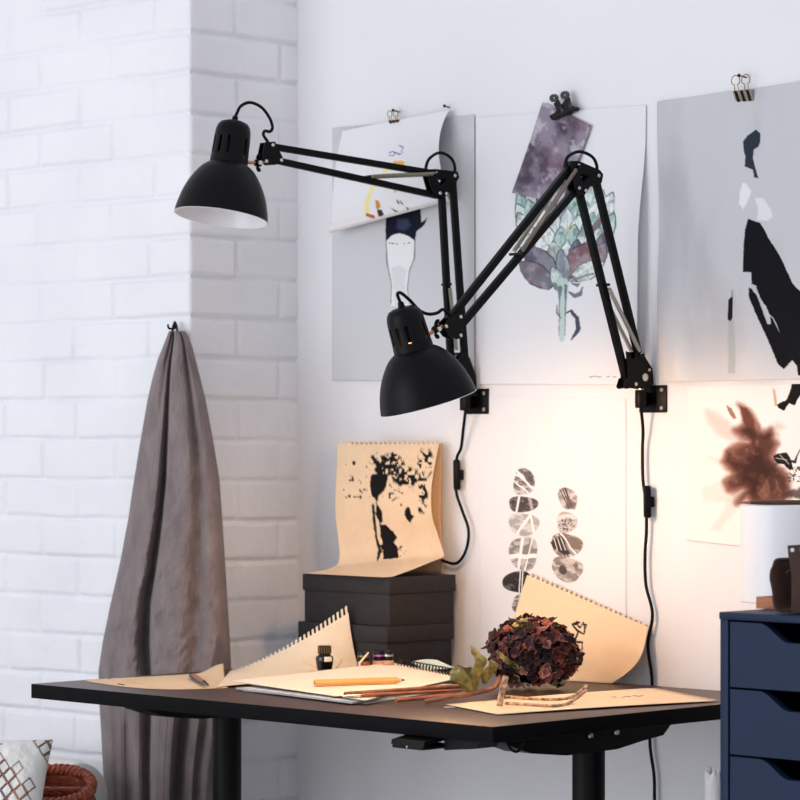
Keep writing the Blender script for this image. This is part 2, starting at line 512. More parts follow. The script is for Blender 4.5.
# ================================================================== DRAWER UNIT
UX, UY = 0.2665, -0.58
UZ = 0.936
UW = 0.36
def drawer_unit():
    t = thing('drawer_unit', (UX + UW / 2, -0.295, 0), 'blue drawer unit with cut-out grips standing right of the desk', 'drawer unit')
    x0, x1 = UX, UX + UW
    bm = NB()
    box2(bm, (x0, UY, 0.04), (x0 + 0.016, -0.012, UZ - 0.0118), 0.001)
    box2(bm, (x1 - 0.016, UY, 0.04), (x1, -0.012, UZ - 0.0118), 0.001)
    box2(bm, (x0 - 0.001, UY - 0.002, UZ - 0.0118), (x1 + 0.001, -0.011, UZ), 0.0015)
    box2(bm, (x0 + 0.016, UY + 0.02, 0.04), (x1 - 0.016, -0.03, 0.058))
    box2(bm, (x0 + 0.016, -0.03, 0.04), (x1 - 0.016, -0.014, UZ - 0.018))
    finish('cabinet_body', bm, M['blue'], t)
    for x in (x0 + 0.02, x1 - 0.05):
        for y in (UY + 0.03, -0.08):
            bm = NB(); box2(bm, (x, y, 0), (x + 0.03, y + 0.03, 0.042), 0.002); finish('foot', bm, M['blackm'], t)
    zt = UZ - 0.0150; h = 0.1042; g = 0.0038
    xa, xb = x0 + 0.0205, x1 - 0.0205
    k = 0
    while zt - h > 0.06:
        cx = (xa + xb) / 2
        cut = []
        hw, sl, dp = 0.040, 0.060, 0.029
        for i in range(13):
            a = i / 12; cut.append((cx - hw - sl * (1 - a), zt - dp * (a * a * (3 - 2 * a))))
        for i in range(13):
            a = i / 12; cut.append((cx + hw + sl * a, zt - dp * (1 - a * a * (3 - 2 * a))))
        pts = [(xa, zt)] + cut + [(xb, zt), (xb, zt - h), (xa, zt - h)]
        bm = NB(); prism(bm, [(p[0], UY + 0.008, p[1]) for p in pts], (0, 1, 0), 0.016)
        d = finish('drawer', bm, M['blue'], t, smooth=20)
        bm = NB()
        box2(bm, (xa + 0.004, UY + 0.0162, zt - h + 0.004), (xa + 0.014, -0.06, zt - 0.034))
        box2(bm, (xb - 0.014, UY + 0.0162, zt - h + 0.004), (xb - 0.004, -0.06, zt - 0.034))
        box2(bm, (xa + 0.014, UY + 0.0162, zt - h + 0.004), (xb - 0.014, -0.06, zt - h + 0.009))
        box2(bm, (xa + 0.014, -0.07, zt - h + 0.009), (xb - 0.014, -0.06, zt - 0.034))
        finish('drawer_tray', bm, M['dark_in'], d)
        zt -= h + g; k += 1
drawer_unit()

# ================================================================== WALL LAMPS
def screw_at(name, p, n, parent, r=0.0035, m='steel'):
    bm = NB(); lathe(bm, [(0, 0.002), (r * .7, 0.002), (r, 0.0008), (r, -0.001), (0, -0.001)], p, n, 12)
    finish(name, bm, M[m], parent)
def wall_lamp(bx, by, hdir, low, up, headplate, elbow, elbow_hole, elbow_scr, head_scr, baseplate, base_scr, springs,
              cap_top, rim_c, axis_dd, rim_px, headcord, elbowcord, downcord, switch, bracket, wing, lit, label):
    root = aty(bx, by, -0.032)
    t = thing('wall_lamp', aty(bracket[0], bracket[1], 0), label, 'lamp', 'black jointed wall lamps')
    h = np.array([hdir[0], hdir[1], 0.0]); h /= np.linalg.norm(h)
    n = np.array([-h[1], h[0], 0.0])
    if np.dot(n, DV) > 0: n = -n             # n faces the room side we look from
    P = lambda a, b=None: at_plane(*(a if b is None else (a, b)), root, n)
    # bracket on the wall
    x0, y0, x1, y1 = bracket[2:]
    a = aty(x0, y0, 0); b = aty(x1, y1, 0)
    bm = NB(); box2(bm, (a[0], -0.005, b[2]), (b[0], -0.0002, a[2]), 0.0015)
    w = finish('wall_bracket', bm, M['black'], t)
    for q in bracket_screws(bracket): screw_at('screw', aty(q[0], q[1], -0.0055), (0, -1, 0), w, 0.0042)
    bm = NB(); zc = aty(bx, by, -0.032)[2]
    lathe(bm, [(0, -0.017), (0.0105, -0.017), (0.0115, -0.015), (0.0115, 0.015), (0.0105, 0.017), (0, 0.017)], root, (0, 0, 1), 24)
    box2(bm, (root[0] - 0.004, -0.026, zc - 0.013), (a[0] + 0.012, -0.004, zc + 0.013), 0.001)
    finish('swivel_block', bm, M['black'], t)
    bm = NB(); tube(bm, [root + np.array([0, 0, 0.01]), root + np.array([0, 0, 0.045])], 0.006, 14); finish('swivel_pin', bm, M['steel'], t)
    # base plate pair
    bm = NB()
    for s in (-1, 1): prism(bm, [P(q) + n * s * 0.0095 for q in baseplate], n, 0.0025)
    bp = finish('base_plate', bm, M['black'], t)
    for q in base_scr: screw_at('screw', P(q[:2]) + n * 0.0108, n, bp, q[2])
    # arms
    for p0, p1 in low + up:
        bm = NB(); bar(bm, P(p0), P(p1), 0.0125, 0.0125, n); finish('arm_bar', bm, M['black'], t)
    bm = NB()
    for s in (-1, 1): prism(bm, [P(q) + n * s * 0.0095 for q in elbow], n, 0.0025, [[P(q) + n * s * 0.0095 for q in elbow_hole]])
    ep = finish('elbow_plate', bm, M['black'], t)
    for q in elbow_scr: screw_at('screw', P(q) + n * 0.0108, n, ep)
    bm = NB()
    for s in (-1, 1): prism(bm, [P(q) + n * s * 0.0095 for q in headplate], n, 0.0025)
    hp = finish('head_plate', bm, M['black'], t)
    for q in head_scr: screw_at('screw', P(q) + n * 0.0108, n, hp)
    # springs: one on each side of its bar
    for p0, p1, ends in springs:
        for s in (-1, 1):
            a0, a1 = P(p0) + n * s * 0.0115, P(p1) + n * s * 0.0115
            bm = NB(); dvec = (a1 - a0); L = np.linalg.norm(dvec); dvec = dvec / L
            helix(bm, a0 + dvec * 0.008, a1 - dvec * 0.008, 0.0034, 0.0009, int(L / 0.0024))
            finish('spring', bm, M['spring'], t)
        for q in (p0, p1):
            c = P(q); bm = NB(); tube(bm, [c - n * 0.017, c + n * 0.017], 0.0028, 10); finish('spring_pin', bm, M['clipm'], t)
    # shade
    ct = P(cap_top); rc = P(rim_c)
    d3 = rc - ct
    lat = np.dot(d3, RV); ver = d3[2]; pl = math.hypot(lat, ver)
    ax = RV * lat + np.array([0, 0, ver]) + DV * axis_dd * pl
    L = np.linalg.norm(ax); ax /= L
    depth = np.dot(rc - CAM, DV)
    R = rim_px * depth / FPX
    capL = 0.455 * L; o = rc - ax * L
    cr = 0.385 * R
    dome = [(0.35, 0), (0.445, 0.03), (0.575, 0.12), (0.69, 0.25), (0.80, 0.41), (0.89, 0.59), (0.95, 0.77), (0.985, 0.91), (1.0, 1.0)]
    prof = [(R * r, capL - 0.002 + (L - capL + 0.002) * q) for r, q in dome]
    hh = np.array(prof); dense = []
    for i in range(len(hh) - 1):
        for k in range(3): dense.append(hh[i] * (1 - k / 3) + hh[i + 1] * k / 3)
    pr = spline([np.array([a_, b_, 0]) for a_, b_ in prof], 4)
    outer = [(p[0], p[1]) for p in pr]
    inner = [(p[0] - 0.0016, p[1] + (0.0014 if i < 6 else 0)) for i, p in enumerate(pr)]
    bm = NB()
    lathe(bm, outer, o, ax, 64, 0)
    lathe(bm, inner, o, ax, 64, 1)
    lathe(bm, [outer[-1], (outer[-1][0] + 0.0006, outer[-1][1] + 0.0008), (inner[-1][0], inner[-1][1] + 0.0008), inner[-1]], o, ax, 64, 1)
    bmesh.ops.remove_doubles(bm, verts=bm.verts, dist=1e-5)
    me_sh = finish('lamp_shade', bm, [M['black'], M['enamel']], t)
    # cap with vent slots
    seg = 72; z1 = capL * 0.42; z2 = capL * 0.80
    cp = [(0, 0.002), (cr * .5, 0.002), (cr * .76, 0.0055), (cr * .91, 0.0125), (cr * .975, 0.022), (cr, z1 - 0.001), (cr, z1), (cr * 1.03, z2), (cr * 1.05, capL * 0.90), (cr * 1.06, capL), (cr * 0.9, capL + 0.0005)]
    bm = NB(); lathe(bm, cp, o, ax, seg, 0, skip=lambda i, k: i == 6 and k % 6 in (0, 1) and (k // 6) % 4 != 3)
    c = finish('shade_cap', bm, M['black'], t); md = c.modifiers.new('thickness', 'SOLIDIFY'); md.thickness = 0.0015; md.offset = -1
    bm = NB(); lathe(bm, [(0, -0.008), (0.0048, -0.008), (0.0055, -0.006), (0.006, 0.0), (0.0075, 0.001), (0.008, 0.006), (0, 0.006)], o, ax, 20); finish('cable_grip', bm, M['blackm'], c)
    # bulb
    bc = o + ax * (capL + (L - capL) * 0.40)
    bm = NB()
    lathe(bm, [(0, -0.072), (0.012, -0.07), (0.0125, -0.045), (0.014, -0.04), (0.020, -0.028), (0.0265, -0.012), (0.028, 0.002), (0.025, 0.015), (0.016, 0.025), (0, 0.029)], bc, ax, 32)
    finish('bulb', bm, M['bulb_on' if lit else 'bulb_off'], t)
    bm = NB(); lathe(bm, [(0, 0.012), (0.017, 0.012), (0.0185, 0.02), (0.0185, capL * (.80 if lit else .97)), (0.014, capL * (.80 if lit else .97)), (0, capL * .7)], o, ax, 24); finish('bulb_socket', bm, M['blackm'], t)
    if lit:
        ld = bpy.data.lights.new('bulb_light', 'POINT'); ld.energy = LAMP_POWER; ld.color = LAMP_COL; ld.shadow_soft_size = 0.022
        lo = bpy.data.objects.new('bulb_light', ld); COL.objects.link(lo); lo.location = o + ax * (L - 0.008)
    # rod from cap to head plate and wing nut
    rodp = P(wing); side = o + ax * (capL * 0.93)
    dirn = rodp - side; dirn /= np.linalg.norm(dirn)
    bm = NB(); tube(bm, [side + dirn * cr * 0.9, rodp, P(head_scr[0])], 0.0034, 12); finish('shade_rod', bm, M['copper'], t)
    bm = NB()
    lathe(bm, [(0, -0.006), (0.0065, -0.006), (0.0075, 0), (0.0065, 0.006), (0, 0.006)], rodp, dirn, 16)
    up = np.array([0, 0, 1.0])
    for s in (-1, 1):
        c0 = rodp + up * s * 0.008; tube(bm, [c0 - dirn * 0.002, c0 + up * s * 0.006 + n * 0.004, c0 + up * s * 0.008 + n * 0.008], [0.003, 0.0042, 0.002], 8)
    finish('wing_nut', bm, M['blackm'], t)
    bm = NB(); tube(bm, [rodp - n * 0.004, rodp + n * 0.011], 0.0042, 12); finish('joint_bolt', bm, M['steel'], t)
    # cord pieces
    bm = NB()
    tube(bm, spline([o - ax * 0.006] + [P(q) for q in headcord], 8), 0.0031, 8)
    finish('head_cord', bm, M['blackm'], t)
    bm = NB(); k = spline([P(q) - n * 0.004 for q in elbowcord], 8); tube(bm, k, 0.0031, 8)
    finish('elbow_cord', bm, M['blackm'], t)
    bm = NB()
    tube(bm, spline([root + np.array([0, 0, -0.016])] + [aty(q[0], q[1], q[2]) for q in downcord], 8), 0.0031, 8)
    finish('cord', bm, M['blackm'], t)
    s0 = aty(switch[0], switch[1], switch[4]); s1 = aty(switch[2], switch[3], switch[4])
    bm = NB(); bar(bm, s0, s1, 0.018, 0.014, (1, -1, 0), 0.004)
    sw = finish('cord_switch', bm, M['blackm'], t)
    m_ = s0 * .5 + s1 * .5
    bm = NB(); box(bm, m_ + RV * 0.0095, (0.008, 0.008, 0.02), Matrix.Rotation(PI / 4, 3, 'Z'), 0.002); finish('switch_button', bm, M['blackm'], sw)
    return t
def bracket_screws(b):
    x0, y0, x1, y1 = b[2:]
    return [(x1 - 6, y0 + 4.5), (x1 - 6, y1 - 4.5)]

wall_lamp(641, 399, (-0.116, -0.993),
    low=[((578, 188), (627, 383)), ((594.5, 176), (644, 378))],
    up=[((571.5, 165), (448, 321)), ((577, 188), (456, 331))],
    headplate=Q([(385, 205), (408, 225), (408, 275), (392, 312), (372, 318), (345, 305), (325, 275), (330, 250), (350, 228)], 360, 260, 4),
    elbow=Q([(270, 325), (300, 325), (385, 362), (398, 380), (392, 412), (372, 425), (345, 428), (318, 470), (290, 450), (268, 350)], 500, 80, 4),
    elbow_hole=Q([(305, 375), (342, 385), (318, 412)], 500, 80, 4),
    elbow_scr=[(575, 166), (595, 176), (575.5, 188.5), (582, 191)],
    head_scr=[(442.5, 326.5), (457, 317), (457, 335.5)],
    baseplate=Q([(180, 90), (205, 100), (225, 150), (250, 150), (265, 95), (300, 90), (345, 160), (388, 230), (400, 350), (355, 398), (245, 380), (175, 392), (160, 375), (178, 310), (195, 300)], 600, 340, 8),
    base_scr=[(641.3, 377.5, 0.0075), (645.5, 370, 0.003), (632, 384, 0.0036), (638, 354.5, 0.004)],
    springs=[((574, 167), (516, 254), 0), ((603, 285), (637.5, 355), 0)],
    cap_top=(401.5, 306), rim_c=(428.5, 402.5), axis_dd=0.11, rim_px=49.6,
    headcord=[(397.5, 294.5), (401, 293), (410, 300.5), (419, 310), (428, 314), (437, 313), (443, 309.5), (449, 314), (455, 312)],
    elbowcord=[(567, 168), (569, 157), (581, 151.5), (594, 157), (598.5, 168), (595, 176)],
    downcord=[(643, 430, -0.02), (642.5, 450, -0.014), (643, 480, -0.014), (646, 503, -0.014), (646.5, 530, -0.014), (645, 556, -0.014), (646, 585, -0.014), (652.5, 614, -0.012), (648, 645, -0.012), (652, 680, -0.012), (650.5, 715, -0.012), (650, 745, -0.012), (654, 775, -0.012), (654.5, 800, -0.012), (655, 900, -0.012)],
    switch=(647, 485.5, 647.5, 518, -0.014),
    bracket=(655, 398, 640.5, 385.5, 667.5, 412.5), wing=(436, 329), lit=True,
    label='lower black wall lamp, lit, its arms folded in a peak before the artichoke')

wall_lamp(465.5, 402, (-0.263, -0.964),
    low=[((441.5, 193), (452, 382)), ((452, 176), (466, 378))],
    up=[((268, 146), (431, 173)), ((274, 160), (438, 196))],
    headplate=Q([(450, 250), (490, 248), (524, 318), (512, 338), (470, 340), (438, 322), (440, 300)], 150, 80, 4),
    elbow=Q([(415, 360), (450, 357), (540, 368), (546, 390), (535, 410), (515, 425), (503, 462), (480, 470), (440, 455), (425, 400)], 320, 80, 4),
    elbow_hole=Q([(458, 395), (494, 400), (474, 428)], 320, 80, 4),
    elbow_scr=[(434, 173.5), (452.5, 176), (437.5, 193.5), (444, 194)],
    head_scr=[(264, 161.5), (270.5, 145.5), (279, 160.5)],
    baseplate=[(444, 352), (450, 352), (455, 360), (462, 352), (467, 358), (473, 375), (474, 388), (468, 398), (450, 396), (442, 397), (441, 392), (446, 380)],
    base_scr=[(464, 382, 0.0075), (453, 388, 0.0036)],
    springs=[((434, 174), (366, 177), 0), ((446.5, 284.5), (454, 354), 0)],
    cap_top=(234.5, 120), rim_c=(221, 217.5), axis_dd=-0.125, rim_px=47.3,
    headcord=[(237, 113), (241, 106), (250, 102.5), (261, 107), (269, 117), (272.5, 127), (270, 131.5), (265, 131), (263.5, 135), (268, 142)],
    elbowcord=[(426, 171), (430, 159), (441, 152.5), (452, 158), (456, 168), (454, 176)],
    downcord=[(463, 432, -0.02), (461, 448, -0.014), (456.5, 460, -0.014), (456, 490, -0.014), (462, 510, -0.014), (468.5, 530, -0.014), (466, 550, -0.016), (457, 563, -0.02), (444, 561, -0.02), (430, 553, -0.008)],
    switch=(456.5, 459.5, 457, 490, -0.014),
    bracket=(478, 402, 466, 389, 489.5, 414), wing=(258, 163), lit=False,
    label='upper black wall lamp, unlit, arm stretched out left towards the brick wall')

# ================================================================== PAPERS ON THE WALL
def wall_sheet(name, px, m, y, nu, nv, paint, base, wav=0.002, k=3.0, ph=0.0, label='', cat='poster', group=None, lift=None, diag=0.0):
    C = [aty(p[0], p[1], -y) for p in px]
    def bulge(u, v):
        o = np.zeros(u.shape + (3,))
        f = wav * (0.5 + 0.5 * np.sin(2 * PI * (k * (u + diag * v)) + ph)) * (0.25 + 0.75 * v) * (1 - 0.5 * u * 0)
        if lift is not None: f = f + lift(u, v)
        o[..., 1] = -f
        return o
    o = sheet(name, C, m, nu, nv, paint, bulge, base, solid=0.0004)
    tag(o, label, cat, group)
    return o

# right-hand grey poster with black ink shapes
def paint_ink_shapes(p):
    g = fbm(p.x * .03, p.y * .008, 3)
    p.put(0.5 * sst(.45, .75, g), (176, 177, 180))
    p.put(0.55 * sst(330, 390, p.y), (222, 219, 216))  # lamplight painted in: paper turns paler and warmer towards its lower edge
    p.poly(Q([(440, 500), (470, 500), (478, 640), (476, 765), (442, 765)], 640, 220, 5), (158, 162, 165), 0.55, 1.2, 1.0, .2)
    p.poly(Q([(458, 345), (466, 355), (466, 390), (455, 390)], 640, 220, 5), (120, 124, 128), 0.6, .6)
    p.poly(Q([(455, 385), (465, 387), (463, 490), (450, 507), (438, 495), (442, 400)], 640, 220, 5), (28, 30, 34), 1, .4, .3)
    p.poly(Q([(515, 410), (535, 380), (580, 348), (600, 365), (603, 410), (590, 435), (568, 450), (565, 490), (577, 540), (592, 590), (572, 588), (565, 550), (525, 532), (527, 480), (518, 450)], 640, 60, 5), (47, 55, 66), 1, .4, .5, .5)
    p.poly(Q([(512, 615), (530, 617), (556, 655), (542, 700), (517, 746), (496, 720), (500, 660)], 640, 60, 5), (226, 226, 230), 1, 1.0, .5)
    p.poly(Q([(575, 690), (615, 690), (650, 740), (664, 780), (640, 805), (585, 800), (590, 740)], 640, 60, 5), (220, 220, 225), 1, 1.2, .6)
    p.poly(Q([(540, -6), (560, 0), (600, 15), (620, 45), (640, 85), (700, 180), (765, 320), (800, 355), (860, 390), (900, 460), (900, 800), (790, 775), (785, 730), (762, 700), (720, 746), (690, 720), (640, 600), (580, 470), (545, 385), (545, 335), (556, 345), (556, 262), (515, 260), (518, 140), (524, 60)], 640, 220, 5), (21, 22, 27), 1, .4, .5, .6)
    p.poly(Q([(545, 262), (556, 275), (560, 320), (580, 330), (600, 390), (630, 430), (650, 480), (655, 522), (635, 520), (612, 450), (590, 390), (560, 345), (548, 330)], 640, 220, 5), (196, 198, 202), .95, .4, 1.0, .9)
    p.line(Q([(640, 470), (665, 490), (680, 520), (697, 560)], 640, 220, 5), [.7, .5, .6, .2], (205, 206, 210), .9, .4)
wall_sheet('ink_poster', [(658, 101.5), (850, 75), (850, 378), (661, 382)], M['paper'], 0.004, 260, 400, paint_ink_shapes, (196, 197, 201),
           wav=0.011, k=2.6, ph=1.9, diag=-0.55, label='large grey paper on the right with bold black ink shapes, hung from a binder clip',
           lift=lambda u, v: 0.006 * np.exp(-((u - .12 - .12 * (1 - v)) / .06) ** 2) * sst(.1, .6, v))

# middle poster with an artichoke
def paint_artichoke(p):
    p.put(0.25 * sst(560, 640, p.x), (222, 222, 225))
    teal = [(188, 212, 206), (206, 222, 218), (224, 230, 229), (166, 196, 190), (196, 208, 210)]
    dusk = [(116, 110, 128), (136, 118, 128), (98, 96, 112), (150, 132, 142)]
    rr = random.Random(5)
    def petal(cx, base_y, tip_x, tip_y, w, col, oc=(62, 80, 84), vein=True):
        dx, dy = tip_x - cx, tip_y - base_y
        L = math.hypot(dx, dy); ux, uy = dx / L, dy / L; nx, ny = -uy, ux
        prof = [(0, .45), (.2, .8), (.45, 1), (.65, .9), (.82, .6), (.94, .25), (1, 0.03)]
        pts = [(cx + ux * L * a + nx * w * b, base_y + uy * L * a + ny * w * b) for a, b in prof] + [(cx + ux * L * a - nx * w * b, base_y + uy * L * a - ny * w * b) for a, b in prof[::-1]]
        d = polysd(p.x, p.y, pts) + (fbm(p.x * .3, p.y * .3, int(cx * 7)) - .5) * 1.2
        m = sst(.6, -.6, d)
        wash = fbm(p.x * .16, p.y * .12, int(tip_x * 3 + tip_y))
        p.put(m, col)
        p.put(m * (.75 if col[0] > 150 else .3) * sst(.5, .72, wash), tuple(c * .66 for c in col))
        p.put(m * (.6 if col[0] > 150 else .25) * sst(.52, .3, wash), (234, 238, 237))
        p.put(.85 * sst(1.1, .25, np.abs(d + .2)) * (.2 + .6 * sst(.35, .65, vnoise(p.x * .15, p.y * .15, 4))), oc)
        if vein:
            p.line([(cx + ux * L * .15, base_y + uy * L * .15), (cx + ux * L * .8, base_y + uy * L * .8)], [.5, .15], oc, .3, .5)
    cx0 = 566
    rows = [(205, 172, [(-20, 8), (-6, 0), (8, 2), (20, 4), (30, 10)], 7.5), (216, 183, [(-45, 8), (-36, 4), (-24, 2), (-12, -2), (1, 0), (13, 1), (25, 2), (37, 6), (45, 10)], 7.5),
            (230, 198, [(-47, 4), (-38, 2), (-27, 0), (-15, 2), (-3, 0), (9, -2), (21, 2), (33, 0), (44, 3)], 7.8), (244, 212, [(-47, 0), (-36, 0), (-24, -2), (-11, 0), (2, -3), (14, 0), (27, 1), (38, 0), (46, 3)], 8),
            (258, 226, [(-44, 0), (-32, 0), (-19, -2), (-6, 0), (7, 0), (20, -3), (32, 0), (42, 2)], 8.2), (272, 240, [(-38, -2), (-26, -4), (-13, 2), (0, 0), (12, 0), (24, -4), (35, 0)], 8.4)]
    for by, ty, lst, wd in rows:
        for dx, dy in lst:
            col = teal[rr.randrange(5)] if rr.random() < (.93 if by < 250 else .7) else dusk[rr.randrange(4)]
            petal(cx0 + dx * .72, by + dy + abs(dx) * -.02, cx0 + dx * 1.06 + rr.uniform(-2, 2), ty + dy + rr.uniform(-3, 3), wd, col)
    # purple outer bracts at the base
    petal(556, 284, 526, 246, 14, (104, 100, 116), (60, 60, 72)); petal(552, 286, 519, 262, 11, (128, 118, 130), (60, 60, 72))
    petal(566, 276, 590, 243, 11, (132, 104, 112), (70, 60, 66)); petal(574, 278, 604, 262, 9, (214, 224, 221))
    petal(566, 282, 560, 248, 7, (140, 148, 160)); petal(562, 292, 552, 266, 7, (176, 196, 192))
    for a, b in (((520, 271), (548, 281)), ((533, 281), (556, 285)), ((546, 286), (558, 288)), ((600, 273), (572, 281))):
        p.line([a, ((a[0] + b[0]) / 2, (a[1] + b[1]) / 2 - 2), b], [.4, 1.1, 1.8], (112, 122, 132), .8, .7, 3, .8)
    p.line([(563, 284), (563, 300), (562.5, 320), (562, 339)], [6, 3.4, 3, 2.6], (186, 208, 200), .95, 1.0, 5, .7)
    p.line([(566, 286), (565.5, 305), (565, 335)], [1.6, .6, .3], (78, 104, 104), .8, .8, 6, .6)
    p.line([(560, 288), (559.5, 300), (559, 335)], [2.4, .5, .3], (84, 92, 104), .7, .8, 7, .6)
    p.line([(569, 292), (575, 296), (580, 294), (583, 287)], [.7, 2.0, 2.2, .4], (104, 108, 124), .9, .6, 8, .7)
    p.line([(571, 283), (577, 285), (580, 283)], [.4, 1.8, .4], (96, 100, 114), .8, .6, 8, .6)
    p.line([(566, 313), (571, 311), (577, 318), (578.5, 329), (574, 336), (571, 340)], [.5, 1.4, 2.0, 2.3, 1.3, .3], (70, 72, 88), .95, .5, 9, .7)
    p.line([(557, 305), (557, 313), (561, 318)], [.4, .9, .6], (88, 98, 110), .8, .5)
    p.ell(568, 228, 1.5, 1.2, (216, 206, 90), .9); p.ell(559, 249, 1.4, 1.0, (206, 204, 110), .8); p.ell(572, 226, 2, .9, (216, 206, 100), .7)
    # faint pencil line along the bottom edge
    m = sst(.6, .1, np.abs(p.y - 376.6 - .4 * np.sin(p.x * .8))) * sst(.45, .6, vnoise(p.x * .35, p.y * .2, 6)) * sst(580, 584, p.x) * sst(623, 619, p.x)
    p.put(m, (120, 116, 118))
wall_sheet('artichoke_poster', [(476, 117.5), (646, 105), (643.5, 384.5), (476.5, 384)], M['paper'], 0.003, 300, 470, paint_artichoke, (226, 227, 230),
           wav=0.002, k=1.6, ph=0.5, label='white paper with a green watercolour artichoke, middle of the three large sheets',
           lift=lambda u, v: 0.02 * sst(.86, 1, u) * sst(.1, .5, v))

# left poster: grey sheet with a painted figure
def paint_leg(p):
    p.put(0.5 * sst(.4, .7, fbm(p.x * .05, p.y * .03, 14)) * sst(250, 120, p.y), (186, 187, 191))
    p.poly([(386, 237), (391, 231), (403, 227), (415, 239), (414.5, 258), (409.5, 270), (407.5, 290), (409.5, 300), (410, 306), (391, 306), (392, 285), (387, 262)], (233, 234, 236), 1, .5, .3)
    p.line([(386, 237), (387, 262), (391.5, 284), (391, 304)], [.5, .7, .4, .3], (110, 132, 128), .9, .4, 3, .4)
    p.line([(415, 239), (414.5, 258), (409.5, 271), (407.5, 288), (409.5, 304)], [.5, .8, .5, .4, .3], (110, 132, 128), .9, .4, 4, .4)
    p.poly([(391, 268), (400, 265), (407, 270), (405, 282), (408, 304), (395, 306), (393, 284)], (214, 214, 218), .8, 1.2, .8)
    p.poly(Q([(265, 545), (300, 520), (402, 505), (405, 572), (428, 553), (418, 580), (385, 606), (380, 642), (352, 622), (318, 612), (285, 622), (266, 645), (262, 600)], 320, 80, 4), (26, 30, 44), 1, .5, .6, .5)
    p.poly(Q([(310, 555), (350, 555), (365, 580), (340, 605), (305, 595)], 320, 80, 4), (66, 74, 100), .8, 2, 1)
    m = sst(.8, .2, np.abs(p.y - 243.6 - ((p.x - 399) / 11) ** 2 * -1.2 - .3)) * sst(.5, .6, vnoise(p.x * .9, p.y * .3, 3)) * sst(388, 390, p.x) * sst(411, 409, p.x)
    p.put(m * .8, (60, 60, 66))
wall_sheet('figure_poster', [(332.5, 128), (474.5, 114.5), (474.5, 382), (332.5, 380)], M['paper'], 0.003, 220, 420, paint_leg, (205, 206, 209),
           wav=0.001, k=1.0, label='light grey paper on the left with a dark-topped painted leg, behind the curled sheet')

# curled sheet hanging over the left poster
def paint_curled(p):
    p.line(Q([(335, 335), (300, 345), (262, 365), (235, 400), (205, 440), (188, 490), (188, 530), (205, 548)], 320, 80, 4), [1.5, 1.5, 1.5, 1.2, 1.8, 2.6, 2.4, 1.2], (238, 220, 128), .75, 1.6, 4, 1.0)
    p.line(Q([(300, 330), (328, 334)], 320, 80, 4), [1.6, 2.4], (224, 172, 74), .9, .8, 5, .8)
    p.poly(Q([(220, 480), (235, 482), (242, 505), (235, 515), (248, 535), (255, 545), (232, 545), (228, 520)], 320, 80, 4), (196, 122, 48), .9, .6, .8)
    for P_ in ([(228, 520), (246, 518), (256, 540), (236, 546)], [(284, 512), (300, 520), (314, 525), (300, 528)], [(305, 478), (314, 485), (320, 498), (310, 492)], [(318, 480), (328, 490), (336, 502), (326, 496)], [(345, 508), (356, 514), (350, 520)]):
        p.poly(Q(P_, 320, 80, 4), (34, 30, 34), 1, .5, .4)
    p.line(Q([(190, 540), (215, 548)], 320, 80, 4), [1.5, 1.5], (150, 66, 34), .9, .6, 4, .5)
    p.line(Q([(298, 435), (302, 448)], 320, 80, 4), [1.0, .6], (206, 150, 74), .9, .5)
    for P_ in ([(275, 300), (292, 304), (302, 290), (318, 298), (334, 288)], [(278, 292), (290, 286), (305, 292)], [(318, 262), (334, 270), (326, 284)]):
        p.line(Q(P_, 320, 80, 4), .45, (84, 112, 170), .9, .4, 2, .5)
    p.put(.16 * sst(196, 220, p.y), (230, 205, 200))
def curl_sheet():
    # flat at the clip, swinging out and rolling forward at its lower edge
    nu, nv = 150, 190
    u = np.linspace(0, 1, nu)[None, :].repeat(nv, 0); v = np.linspace(0, 1, nv)[:, None].repeat(nu, 1)
    TL = aty(345, 131, -0.006); TR = aty(452, 110, -0.006); BL = aty(334, 239, -0.006); BR = aty(455, 206, -0.006)
    P = (TL * (1 - u[..., None]) + TR * u[..., None]) * (1 - v[..., None]) + (BL * (1 - u[..., None]) + BR * u[..., None]) * v[..., None]
    s = v * (1.0 - 0.0 * u)
    out = 0.007 + np.sin(PI * np.clip(s, 0, 1) ** .85) * (0.010 + .025 * u ** 2) + 0.022 * sst(.3, 1, s) * (1 - .75 * u)
    # slide along the line of sight is not used: pure forward bow with matching sideways shift
    roll = np.clip((s - .86) / .14, 0, 1)
    P[..., 1] -= out + 0.008 * np.sin(roll * PI * .9)
    P[..., 0] += (0.022 * sst(.3, 1, s) * (1 - .75 * u)) * .95
    P[..., 2] += 0.010 * roll ** 2
    # right edge pulled back towards the wall
    X, Y = proj(P); pt = Paint(X, Y, (226, 226, 229)); paint_curled(pt)
    o = grid_obj('curled_drawing', P, M['paper'], None, pt.c, None, 0.0005)
    tag(o, 'white sheet with yellow and orange brush marks curling forward over the grey poster', 'drawing')
curl_sheet()

# small purple card under the bulldog clip
def paint_cloud(p):
    g = fbm(p.x * .055, p.y * .05, 17, 5)
    p.put(sst(.40, .62, g) * .9, (104, 96, 110)); p.put(sst(.56, .74, g) * .8, (70, 62, 76))
    h = fbm(p.x * .09, p.y * .08, 41, 5)
    p.put(sst(.52, .70, h) * .85, (186, 180, 190)); p.put(sst(.5, .8, fbm(p.x * .04, p.y * .04, 77)) * .5, (118, 90, 104))
    p.put(sst(.45, .75, h) * .5 * sst(170, 195, p.y), (196, 190, 198))
wall_sheet('photo_card', [(542.5, 102), (591.3, 125.5), (564, 204), (515, 193)], M['paper'], 0.009, 70, 110, paint_cloud, (140, 132, 146),
           wav=0.003, k=0.5, ph=0, label='small tilted card printed with purple clouds, clipped over the artichoke sheet', cat='card',
           lift=lambda u, v: 0.008 * v * v)

